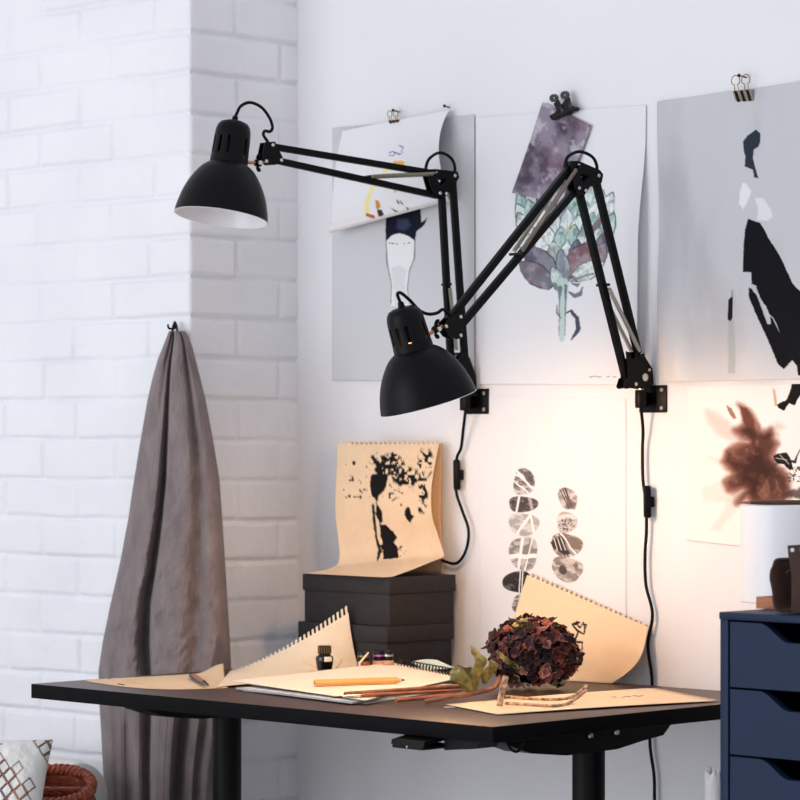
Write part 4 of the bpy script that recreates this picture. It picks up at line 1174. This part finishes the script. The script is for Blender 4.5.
def brush(a, b, r, m, label, z, ferr=True):
    p = atz(a[0], a[1], z); q = atz(b[0], b[1], z + .002)
    d = (q - p) / np.linalg.norm(q - p); L = np.linalg.norm(q - p)
    t = thing('paintbrush', (p + q) / 2, label, 'paintbrush', 'brushes and sticks at the edge of the sketchbook')
    bm = NB(); tube(bm, [p + d * L * s for s in (.22, .3, .5, .8, 1.0)], [r * .9, r, r * .95, r * .8, r * .55], 10); finish('handle', bm, m, t)
    bm = NB(); tube(bm, [p + d * L * s for s in (.09, .13, .222)], [r * .6, r * .85, r * .92], 12); finish('ferrule', bm, M['steel'], t)
    bm = NB(); tube(bm, [p, p + d * L * .03, p + d * L * .092], [.0004, r * .5, r * .6], 10); finish('bristles', bm, M['darkwood'], t)
brush((330, 697.5), (462, 690), .0036, M['brushw'], 'slim red-brown brush with its point to the left, beside the sketchbook edge', TOPZ + .001)
stick('dark_stick', (345, 694.0), (476, 685.0), .0042, M['twig'], 'brown stick with a dark cut end lying behind the red-brown brush', 'stick', TOPZ + .003)
stick('long_twig', (396, 700.5), (468, 694), .0036, M['brushw'], 'short reddish twig nearest the front edge, under the dried leaves', 'stick', TOPZ - .002, TOPZ + .001)

def ink_bottle():
    c = atz(324.5, 675.2, DZ + .0075)
    k = np.dot(c - CAM, DV) / FPX * 1.1
    t = thing('ink_bottle', c, 'small black ink bottle with a ribbed cap standing on the cream pad page', 'bottle')
    pr = [(0, 0), (7.6, 0), (8.0, .8), (6.2, 2), (7.0, 6), (7.9, 12.5), (8.2, 15.5), (7.4, 17.5), (5.4, 18.5), (5.2, 19.2), (0, 19.2)]
    bm = NB(); lathe(bm, [(r * k, h * k) for r, h in pr], c, seg=32); finish('bottle_glass', bm, M['ink'], t)
    bm = NB(); lathe(bm, [(0, 19.2 * k), (5.6 * k, 19.2 * k), (5.9 * k, 20 * k), (5.9 * k, 26.4 * k), (5.4 * k, 27 * k), (0, 27 * k)], c, seg=32)
    for i in range(0, 32, 2): pass
    cp = finish('cap', bm, M['clipm'], t)
    bm = NB()
    for s in (-.7, .25):
        pass
    a0 = 0.9
    bm = NB()
    for i in range(16):
        a = 2 * PI * i / 16; d = np.array([math.cos(a), math.sin(a), 0])
        tube(bm, [c + d * 5.9 * k + np.array([0, 0, 20.2 * k]), c + d * 5.9 * k + np.array([0, 0, 26.2 * k])], .45 * k, 5)
    rb = finish('cap_ribs', bm, M['brass'], cp, label='brassy ribs around the cap'); rb['kind'] = 'stuff'
    bm = NB(); lathe(bm, [(8.05 * k, 12.8 * k), (8.35 * k, 15.3 * k), (7.6 * k, 17.2 * k)], c, seg=32, skip=lambda i, k_: k_ % 16 > 4); finish('label_band', bm, M['cream'], t)
ink_bottle()
def ink_jar(px, py, rp, m, mcap, label, lean=0.0, hp=11.5):
    c = atz(px, py, DZ + .0008)
    k = np.dot(c - CAM, DV) / FPX
    t = thing('ink_jar', c, label, 'jar', 'small ink jars in front of the dark boxes')
    bm = NB(); lathe(bm, [(0, 0), (rp * .9 * k, 0), (rp * k, 1 * k), (rp * k, (hp - 1.5) * k), (rp * .85 * k, hp * k), (rp * .7 * k, hp * k), (0, hp * k)], c, seg=28); finish('jar_glass', bm, m, t)
    bm = NB(); lathe(bm, [(0, hp * k), (rp * .82 * k, hp * k), (rp * .86 * k, (hp + .8) * k), (rp * .86 * k, (hp + 9.2) * k), (rp * .78 * k, (hp + 10) * k), (0, (hp + 10) * k)], c, seg=28); cp = finish('screw_cap', bm, M['clipm'], t)
    bm = NB(); lathe(bm, [(rp * .88 * k, (hp + 4) * k), (rp * .90 * k, (hp + 5) * k), (rp * .88 * k, (hp + 6) * k)], c, seg=28); finish('cap_ring', bm, mcap, cp)
ink_jar(363.5, 678.2, 6.6, M['amber'], M['brass'], 'amber-brown ink jar, left of the small jars', hp=17)
ink_jar(378.5, 677.4, 6.2, M['pinkink'], M['mauve'], 'rose ink jar with a mauve-ringed dark cap, the middle of the small jars', hp=17)
ink_jar(388.3, 677.8, 5.8, M['pinkink'], M['steel'], 'pale rose ink jar at the right end of the row of small jars', hp=17.5)
bm = NB(); p = [atz(359, 669, DZ + .028), atz(366, 664, DZ + .052)]
p[0] = aty(359.5, 663, atz(363.5, 678.2, DZ)[1] - .024); p[1] = aty(368.5, 652.5, atz(363.5, 678.2, DZ)[1] - .018)
p0 = p[0] + np.array([0, 0, -.02])
bm = NB(); tube(bm, [p0, p[0], p[1]], [.0022, .0024, .0016], 8); tag(finish('paper_stub', bm, M['cream']), 'cream paper stub leaning on the amber ink jar', 'stub')

def shaving(pts, label, r=.0022):
    bm = NB(); tube(bm, spline(pts, 6), r, 8, flat=.6); tag(finish('wood_shaving', bm, M['shaving']), label, 'shaving', 'curled shavings around the ink bottle')
z = DZ + .004
b0 = atz(333, 675.5, z)
kk = np.dot(b0 - CAM, DV) / FPX
shaving([b0 + RV * (x - 333) * kk + np.array([0, 0, max(.003, (675.5 - y) * kk)]) + DV * .012 * i for i, (x, y) in enumerate([(333, 671), (336, 669), (340, 664), (341.5, 660)])], 'curled tan shaving standing to the right of the ink bottle')
b0 = atz(304, 679, z + .010)
shaving([b0 + RV * (x - 304) * kk + np.array([0, 0, (674 - y) * kk + .002]) for i, (x, y) in enumerate([(303, 657), (306, 660), (310, 661), (315, 664), (317, 667)])], 'curled tan shaving to the left of the ink bottle', .0018)
def nib():
    a = atz(191, 675.5, DZ + .0078); b = atz(208, 685, DZ + .0078)
    d = (b - a) / np.linalg.norm(b - a)
    t = thing('pocket_knife', (a + b) / 2, 'small folding knife with a brown handle, alone on the left tan paper', 'knife')
    bm = NB(); L = np.linalg.norm(b - a)
    tube(bm, [a, a + d * L * .05, a + d * L * .45, a + d * L * .8, b], [.003, .0058, .0056, .0048, .002], 12, flat=.75); finish('handle', bm, M['clipm'], t)
    bm = NB(); tube(bm, [a + d * L * .15 + np.array([0, 0, .0035]), a + d * L * .75 + np.array([0, 0, .0022])], [.0046, .0042], 10, flat=.7); finish('wooden_scale', bm, M['boxwood'], t)
nib()

# ================================================================== DRIED HYDRANGEA
def hydrangea():
    Dp = 5.60
    c = atd(534, 656, Dp)
    kx = Dp / FPX
    rx, rz = 47 * kx, 37 * kx
    c[2] = DZ + rz - 0.0035
    t = thing('dried_hydrangea', (c[0], c[1], DZ), 'dried dark red hydrangea head lying on the desk before the leaning page', 'flower')
    r = random.Random(3)
    verts = []; faces = []; cols = []
    pal = [(36, 17, 22), (52, 22, 26), (88, 40, 38), (68, 38, 46), (140, 76, 60), (44, 26, 36), (27, 14, 18), (118, 80, 80), (42, 20, 21), (72, 27, 28)]
    def petal(o, nrm, tan, L, W, col, cup):
        bi = nrm.cross(tan)
        st = len(verts)
        n1, n2 = 4, 4
        for i in range(n1 + 1):
            s = i / n1
            wd = W * math.sin(PI * min(1, .12 + .80 * s)) ** .8
            for j in range(n2 + 1):
                q = -1 + 2 * j / n2
                z_ = cup * L * (s * s) + .22 * wd * q * q + r.uniform(-.06, .06) * L
                verts.append(o + tan * (L * s) + bi * (wd * q) + nrm * z_)
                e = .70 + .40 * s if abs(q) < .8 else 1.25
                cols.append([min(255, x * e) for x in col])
        for i in range(n1):
            for j in range(n2):
                a = st + i * (n2 + 1) + j
                faces.append((a, a + 1, a + n2 + 2, a + n2 + 1))
    N = 400
    for i in range(N):
        y = 1 - 2 * (i + .5) / N
        ph = i * 2.39996 + r.uniform(-.3, .3)
        q = math.sqrt(1 - y * y)
        dv = Vector((q * math.cos(ph), q * math.sin(ph), y))
        if dv.z < -.78: continue
        rad = r.uniform(.86, 1.02)
        lump = 1 + .06 * math.sin(3 * ph + 5 * y)
        top = 1.0 if dv.z > 0 else .96
        o = Vector((c[0] + dv.x * rx * rad * lump * .94, c[1] + dv.y * rx * rad * lump * .94, c[2] + dv.z * rz * rad * top))
        nrm = (Vector((dv.x / rx, dv.y / rx, dv.z / rz)).normalized() + Vector((r.uniform(-.5, .5), r.uniform(-.5, .5), r.uniform(-.3, .5)))).normalized()
        col = pal[r.randrange(len(pal))]
        if r.random() < .05: col = (150, 140, 84)
        if dv.z < -.35 and r.random() < .35: col = [(176, 120, 116), (196, 182, 140), (160, 96, 96)][r.randrange(3)]
        tg = nrm.orthogonal().normalized()
        tg.rotate(Matrix.Rotation(r.uniform(0, 6.28), 3, nrm))
        L = r.uniform(.0090, .0138)
        for k in range(4):
            tt = tg.copy(); tt.rotate(Matrix.Rotation(k * PI / 2 + r.uniform(-.2, .2), 3, nrm))
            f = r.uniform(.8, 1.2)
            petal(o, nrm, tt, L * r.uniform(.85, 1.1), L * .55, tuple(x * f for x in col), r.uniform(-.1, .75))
    verts = [Vector((v.x, v.y, max(v.z, DZ + .0045))) for v in verts]
    me = bpy.data.meshes.new('flower_head'); me.from_pydata([tuple(v) for v in verts], [], faces)
    a = me.color_attributes.new('Col', 'FLOAT_COLOR', 'POINT')
    cc = np.ones((len(verts), 4), np.float32); cc[:, :3] = lin(np.array(cols)); a.data.foreach_set('color', cc.reshape(-1))
    me.materials.append(M['petal']); me.shade_smooth()
    o = bpy.data.objects.new('flower_head', me); link(o, t)
    md = o.modifiers.new('thickness', 'SOLIDIFY'); md.thickness = 0.0004
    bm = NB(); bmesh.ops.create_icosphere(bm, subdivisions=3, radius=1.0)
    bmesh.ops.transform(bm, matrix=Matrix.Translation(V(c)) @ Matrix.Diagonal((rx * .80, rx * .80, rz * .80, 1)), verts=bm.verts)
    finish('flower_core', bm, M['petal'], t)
    # stem running out to the left
    bm = NB(); s0 = Vector(c) - Vector(RV) * rx * .7 - Vector((0, 0, rz * .55))
    st = spline([s0, atz(494, 687.5, DZ + .020), atz(474, 693, DZ + .016), atz(452, 697, DZ + .015), atz(425, 701.5, DZ + .0075)], 8)
    tube(bm, st, .0042, 10); finish('stem', bm, M['twig'], t)
    # a pale bract inside the head
    def leaf(name, pts, wd, m, twist=0.0, face=None, par=t, cup=.35):
        pl = spline(pts, 8); fr = frames(pl); n = len(pl); nu_ = 9
        P = np.zeros((n, nu_, 3))
        for i, (p_, tn, u_, v_) in enumerate(fr):
            s = i / (n - 1); w_ = wd * math.sin(PI * min(.985, .06 + .93 * s)) ** .7
            side = Vector(face) - tn * Vector(face).dot(tn); side.normalize()
            nr = tn.cross(side)
            ca, sa = math.cos(twist * s), math.sin(twist * s)
            sd = side * ca + nr * sa; nn = nr * ca - side * sa
            for j in range(nu_):
                q = -1 + 2 * j / (nu_ - 1)
                x = p_ + sd * (w_ * q) + nn * (w_ * cup * q * q + .0012 * math.sin(s * 24 + q * 5))
                P[i, j] = x
        return grid_obj(name, P, m, par, None, None, 0.0006)
    base = atz(479, 692, DZ + .018)
    b = np.array(base)
    ld = np.dot(b - CAM, DV)
    def at(px, py, dd=0.0): return atd(px, py, ld + dd)
    leaf('leaf', [at(470, 695.5), at(474, 680), at(482, 662, -.01), at(476, 652, -.005), at(471, 646)], .0115, M['leaf'], .9, RV)
    leaf('leaf', [at(471, 695), at(465, 684, -.015), at(456, 678, -.02), at(451, 672, -.012), at(453, 666, 0)], .014, M['leaf'], -.8, RV * .8 + np.array([0, 0, .4]), cup=.6)
    leaf('leaf', [at(472, 694, .01), at(474, 681, .02), at(466, 671, .015), at(457, 665, .01)], .012, M['leaf'], .7, RV * .7 - np.array([0, 0, .6]), cup=.5)
    leaf('leaf', [at(484, 684, .03), at(488, 675, .02), at(494, 669, .01), at(490, 660, .0)], .011, M['leaf'], .5, RV, cup=.6)
    sd = np.dot(c - CAM, DV) - rx * .98
    leaf('leaf', [atd(497, 651, sd + .03), atd(503, 656, sd + .008), atd(508, 661, sd + .004), atd(511, 664.5, sd + .012)], .006, M['leaf'], .3, np.array([0, 0, 1.0]) - DV * .3, cup=.5)
hydrangea()

def bamboo(pts, r, label):
    bm = NB(); tube(bm, spline(pts, 8), r, 10)
    tag(finish('bamboo_stick', bm, M['bamboo']), label, 'stick', 'speckled pale sticks on the near pad sheet')
zb = DZ + .006
b0 = atz(500, 706, zb); kb = np.dot(b0 - CAM, DV) / FPX
def bb(x, y, ref, dd=0.0):
    p = atz(ref[0], ref[1], zb); k_ = np.dot(p - CAM, DV) / FPX
    return p + RV * (x - ref[0]) * k_ + np.array([0, 0, (ref[1] - y) * k_]) + DV * dd
bamboo([bb(499.5, 706, (500, 706)), bb(501, 697, (500, 706), .002), bb(504, 684, (500, 706), .006), bb(506, 677, (500, 706), .01)], .0056, 'upright speckled pale stick standing at the left of the pair')
bamboo([bb(505, 703, (505, 703.5)), atz(520, 704, zb), atz(552, 706, zb), atz(566, 704, zb), bb(576, 698.5, (577, 702)), bb(586, 690.5, (587, 700))], .0030, 'nearer of two lying speckled pale sticks, its right end lifted')
bamboo([bb(506, 696.5, (506, 697)), atz(530, 698.8, zb), atz(556, 699.5, zb), atz(569, 698, zb), bb(578, 693, (578, 696)), bb(586.5, 686, (587, 694))], .0030, 'farther of two lying speckled pale sticks, closest to the flower')
bm = NB(); p = atz(449.5, 708, DZ + .0005); box(bm, p + np.array([0, 0, .001]), (.018, .007, .002), Matrix.Rotation(.9, 3, 'Z'), .0006)
tag(finish('paper_scrap', bm, M['greyp']), 'tiny pale scrap on the desk at the left tip of the near pad sheet', 'scrap')

# ================================================================== ON THE DRAWER UNIT
def on_unit():
    zt = UZ + .0003
    d = 5.16
    c = atd(789, 600, d); c[2] = zt
    k = d / FPX; R = 48.5 * k; Hh = 1.219 - (505 - 436) * d / FPX - zt
    t = thing('white_pot', c, 'tall white cylindrical pot standing on the blue drawer unit', 'pot')
    bm = NB(); lathe(bm, [(0, 0), (R - .002, 0), (R, .002), (R, Hh - .001), (R - .001, Hh), (R - .004, Hh), (R - .0045, Hh - .002), (R - .0045, .006), (0, .006)], c, seg=64); finish('pot_wall', bm, M['ceramic'], t)
    # brush lying across the rim
    zr = c[2] + Hh
    a = atz(738.5, 506.3, zr + .003) ; b_ = c + np.array([.03, .03, 0])
    e = atd(737.5, 506.2, d - .02); f = atd(812, 502.5, d + .0)
    e[2] = zr + .0045; f[2] = zr + .0045
    dv = (f - e) / np.linalg.norm(f - e); L = np.linalg.norm(f - e)
    t2 = thing('wide_brush', (e + f) / 2, 'dark-handled brush with a reddish tip lying across the rim of the white pot', 'paintbrush')
    bm = NB(); tube(bm, [e + dv * s for s in (0, .012, .022)], [.0008, .0022, .0028], 10); finish('bristles', bm, M['boxwood'], t2)
    bm = NB(); tube(bm, [e + dv * s for s in (.022, .04, .06, L)], [.0028, .004, .0044, .0044], 10); finish('handle', bm, M['darkwood'], t2)
    # reddish wooden box
    p = atz(756, 608.5, zt); q = p + np.array([.075, 0, 0])
    bm = NB()
    bxx, byy = p[0], p[1]
    W_, D_, H_ = .075, .05, .0195
    for lo, hi in (((0, 0, 0), (W_, .0035, H_)), ((0, D_ - .0035, 0), (W_, D_, H_)), ((0, .0035, 0), (.0035, D_ - .0035, H_)), ((W_ - .0035, .0035, 0), (W_, D_ - .0035, H_)), ((.0035, .0035, 0), (W_ - .0035, D_ - .0035, .004))):
        box2(bm, np.array([bxx, byy, zt]) + lo, np.array([bxx, byy, zt]) + hi, .0004)
    tag(finish('wooden_tray', bm, M['boxwood']), 'low reddish wooden tray beside the brown leather on the drawer unit', 'tray')
    # rolled leather piece with a punched upright flap
    dl = np.dot(atz(785, 613.5, zt) - CAM, DV)
    def lp(x, y): return atd(x, y, dl)
    zlow = zt + .001
    prof = [(796, 560), (790, 559), (782, 558.5), (775.5, 560), (773, 566), (771, 571), (770.3, 578), (771.5, 585), (773, 593), (773.5, 602), (776, 609), (783, 612.5), (790, 612.5), (795, 608), (797.5, 598), (797, 585), (794.5, 573), (790, 570), (786, 573)]
    t3 = thing('leather_roll', lp(785, 613), 'dark brown curled leather strap with a punched flap, on the blue drawer unit', 'leather')
    pl = spline([lp(*q_) for q_ in prof], 5)
    bm = NB(); wd = DV * .036 + RV * .042
    rows_ = []
    for i, p_ in enumerate(pl):
        tn = (pl[min(i + 1, len(pl) - 1)] - pl[max(i - 1, 0)]); tn /= np.linalg.norm(tn)
        nn = np.cross(tn, DV); nn /= np.linalg.norm(nn)
        rows_.append([p_ + nn * .0014, p_ + nn * .0014 + wd, p_ - nn * .0014 + wd, p_ - nn * .0014])
    vr = [[bm.verts.new(V((q_[0], q_[1], max(q_[2], zlow)))) for q_ in rw] for rw in rows_]
    for A_, B_ in zip(vr, vr[1:]):
        for k_ in range(4): bm.faces.new((A_[k_], A_[(k_ + 1) % 4], B_[(k_ + 1) % 4], B_[k_]))
    bm.faces.new(vr[0]); bm.faces.new(vr[-1][::-1])
    finish('curled_strap', bm, M['leather'], t3)
    def circ(x, y, r): return [atd(x + r * math.cos(2 * PI * i / 14), y + r * math.sin(2 * PI * i / 14), dl - .012) for i in range(14)]
    fl = [atd(*q_, dl - .012) for q_ in ((787.5, 545.5), (818, 543.5), (818, 612.6), (791, 612.6), (791.5, 600), (791.5, 575), (788.5, 556))]
    for q_ in fl: q_[2] = max(q_[2], zlow)
    bm = NB(); prism(bm, fl, DV, .003, [circ(792.3, 550, 2.2), circ(802, 549, 2.2)]); finish('punched_flap', bm, M['leather'], t3)
on_unit()

# paper roll standing on the floor behind the unit
def paper_roll():
    y = -0.35
    p = aty(716, 770, y); R = 0.021
    zt = 1.219 - (771 - 436) * np.dot(p - CAM, DV) / FPX
    nu, nv = 90, 40
    th = np.linspace(0, 2 * PI * 1.6, nu)[None, :]; v = np.linspace(0, 1, nv)[:, None]
    rr = R - .0035 * th / (2 * PI)
    top = zt + .004 * np.sin(th * 5) + .003 * np.sin(th * 11 + 1)
    P = np.stack(np.broadcast_arrays(p[0] + rr * np.cos(th) + 0 * v, p[1] + rr * np.sin(th) + 0 * v, .001 + (top - .001) * v), -1)
    o = grid_obj('paper_roll', P, M['whitecl'], None, None, None, .0008)
    tag(o, 'white paper roll with a ragged top, standing on the floor beside the drawer unit', 'paper roll')
paper_roll()

# ================================================================== BENCH, CUSHION, BASKET (left foreground)
BH = 0.40
def bench():
    t = thing('low_bench', (-1.8, -0.75, 0), 'low grey bench against the brick wall carrying the basket and cushion', 'bench')
    bm = NB(); box2(bm, (-2.4, -1.16, BH - .03), (-1.12, -0.345, BH), .004); finish('seat', bm, M['bench'], t)
    for x in (-2.36, -1.30):
        for y in (-1.12, -0.42):
            bm = NB(); box2(bm, (x, y, 0), (x + .035, y + .035, BH - .03), .003); finish('leg', bm, M['bench'], t)
bench()
def superpillow(name, center, ax, ay, az, sx, sy, sz, m, paint=None, n=90, pw=.55):
    """two bulging faces meeting in a seam; ax, ay span the face, az is its thickness"""
    u = np.linspace(-1, 1, n)[None, :]; v = np.linspace(-1, 1, n)[:, None]
    edge = (1 - np.abs(u) ** 2.6) * (1 - np.abs(v) ** 2.6)
    hgt = np.clip(edge, 0, 1) ** pw
    pin = 1 - .10 * (1 - np.abs(u * v)) * 1
    X_ = u * sx * (1 - .07 * (1 - u * u) * 0 - .08 * (1 - v * v) * np.abs(u) ** 2 * 0 + 0 * v) * (1 - .06 * (1 - np.abs(v) ** 2))
    Y_ = v * sy * (1 - .06 * (1 - np.abs(u) ** 2))
    wr = (fbm((u + 2) * 4 + 0 * v, (v + 2) * 4 + 0 * u, 55) - .5) * .012
    F = center + X_[..., None] * ax + Y_[..., None] * ay + ((hgt * (sz + wr)))[..., None] * az
    B = center + X_[..., None] * ax + Y_[..., None] * ay - ((hgt * (sz + wr)))[..., None] * az
    c1 = Paint(u * 10 + 0 * v, v * 10 + 0 * u, (232, 230, 226))
    if paint: paint(c1)
    P = np.concatenate([F, B[::-1]], 0); cl = np.concatenate([c1.c, c1.c[::-1]], 0)
    return grid_obj(name, P, m, None, cl, smooth=0)
def paint_lattice(p):
    cols = [(96, 56, 36), (150, 104, 60), (70, 46, 40), (120, 72, 44)]
    for i in range(-9, 10):
        for j in range(-9, 10):
            cx, cy = i * 2.3 + (j % 2) * 1.15, j * 1.35
            band = math.sin(i * .9 + j * .5)
            if band < -.25: continue
            d = np.abs(np.abs(p.x - cx) / .95 + np.abs(p.y - cy) / 1.25 - 1.0)
            p.put(sst(.17, .08, d), cols[(i * 3 + j * 5) % 4])
    p.line([(-9, 8.2), (-3, 7.6), (2, 8.6)], .16, (60, 70, 90), .8, .1)
def cushion_basket():
    # wicker basket
    bc = aty(56, 775, -0.655); bc[2] = BH
    topz = 1.219 - (792 - 436) * np.dot(bc - CAM, DV) / FPX
    t = thing('wicker_basket', bc, 'red-brown wicker basket with a woven handle, behind the patterned cushion', 'basket')
    R0, R1 = .058, .074; Hh = topz - BH
    bm = NB(); n = 13
    for i in range(n):
        z_ = BH + .005 + (Hh - .012) * i / (n - 1); rr = R0 + (R1 - R0) * math.sin(PI / 2 * i / (n - 1))
        pts = []
        for k in range(97):
            a = 2 * PI * k / 96; q = rr + .0034 * math.sin(a * 12 + (i % 2) * PI)
            pts.append((bc[0] + q * math.cos(a), bc[1] + q * math.sin(a), z_))
        tube(bm, pts, .0058, 6, caps=False)
    b = finish('woven_side', bm, M['wicker'], t)
    bm = NB(); lathe(bm, [(0, .001), (R0 - .004, .001), (R0 - .004, .006), (0, .006)], bc, seg=32)
    lathe(bm, [(R0 - .006, .004), (R1 - .006, Hh * .75), (R1 - .005, Hh - .01), (R1 - .007, Hh - .01), (R1 - .009, Hh * .75), (R0 - .009, .004)], bc, seg=48, closed=True); finish('basket_base', bm, M['wicker'], t)
    bm = NB()
    for s in (0, 1):
        pts = []
        for k in range(145):
            a = 2 * PI * k / 144; w_ = a * 20 + s * PI
            q = R1 + .006 * math.cos(w_)
            pts.append((bc[0] + q * math.cos(a), bc[1] + q * math.sin(a), BH + Hh + .006 * math.sin(w_)))
        tube(bm, pts, .0062, 6, caps=False)
    finish('braided_rim', bm, M['wicker'], t)
    bm = NB()
    for s in (0, 1, 2):
        pts = []
        for k in range(70):
            f = k / 69; a = PI * f
            c_ = np.array(bc) + RV * R1 * math.cos(a) * .98 - DV * .020 * math.sin(a)
            w_ = f * 30 + s * 2 * PI / 3
            pts.append((c_[0] + .005 * math.cos(w_) * S2, c_[1] + .005 * math.cos(w_) * S2, BH + Hh - .012 + .0 * math.sin(a) + .005 * math.sin(w_) - .05 * math.sin(a) * 0 + .010 * math.sin(a)))
        tube(bm, pts, .0052, 6)
    finish('handle', bm, M['wicker'], t)
    ax_ = Vector(RV); t.rotation_mode = 'QUATERNION'; t.rotation_quaternion = Matrix.Rotation(math.radians(20), 4, ax_).to_quaternion(); t.location.z += R0 * math.sin(math.radians(20)) + .004
    # cushion leaning in front of it
    cc = atd(4, 792, 5.70)
    ax = RV * .95 - DV * .12 + np.array([0, 0, -.02]); ax /= np.linalg.norm(ax)
    az = -DV * .86 + np.array([0, 0, .42]) + RV * -.06; az -= ax * np.dot(az, ax); az /= np.linalg.norm(az)
    ay = np.cross(az, ax)
    sx, sy = .115, .1215
    cc = atd(51.5, 741, 5.80) - ax * sx * .97 - ay * sy * .97
    o = superpillow('patterned_cushion', cc, ax, ay, az, sx, sy, .050, M['cushion'], paint_lattice, 150)
    tag(o, 'off-white cushion with a brown diamond lattice, in the lower left corner', 'cushion')
    # pale bolster behind the basket
    c2 = aty(92, 790, -0.455)
    lo = BH + .0685
    bm = NB(); pr = [(0, 0), (.045, .002), (.064, .014), (.068, .04), (.068, .36), (.064, .386), (.045, .398), (0, .40)]
    lathe(bm, [(a_ * 1.15, b_) for a_, b_ in pr], (-1.86, -0.49, BH + .0785), (1, 0, 0), 40)
    tag(finish('white_bolster', bm, M['whitecl']), 'pale round bolster lying on the bench against the brick, behind the basket', 'cushion')
cushion_basket()
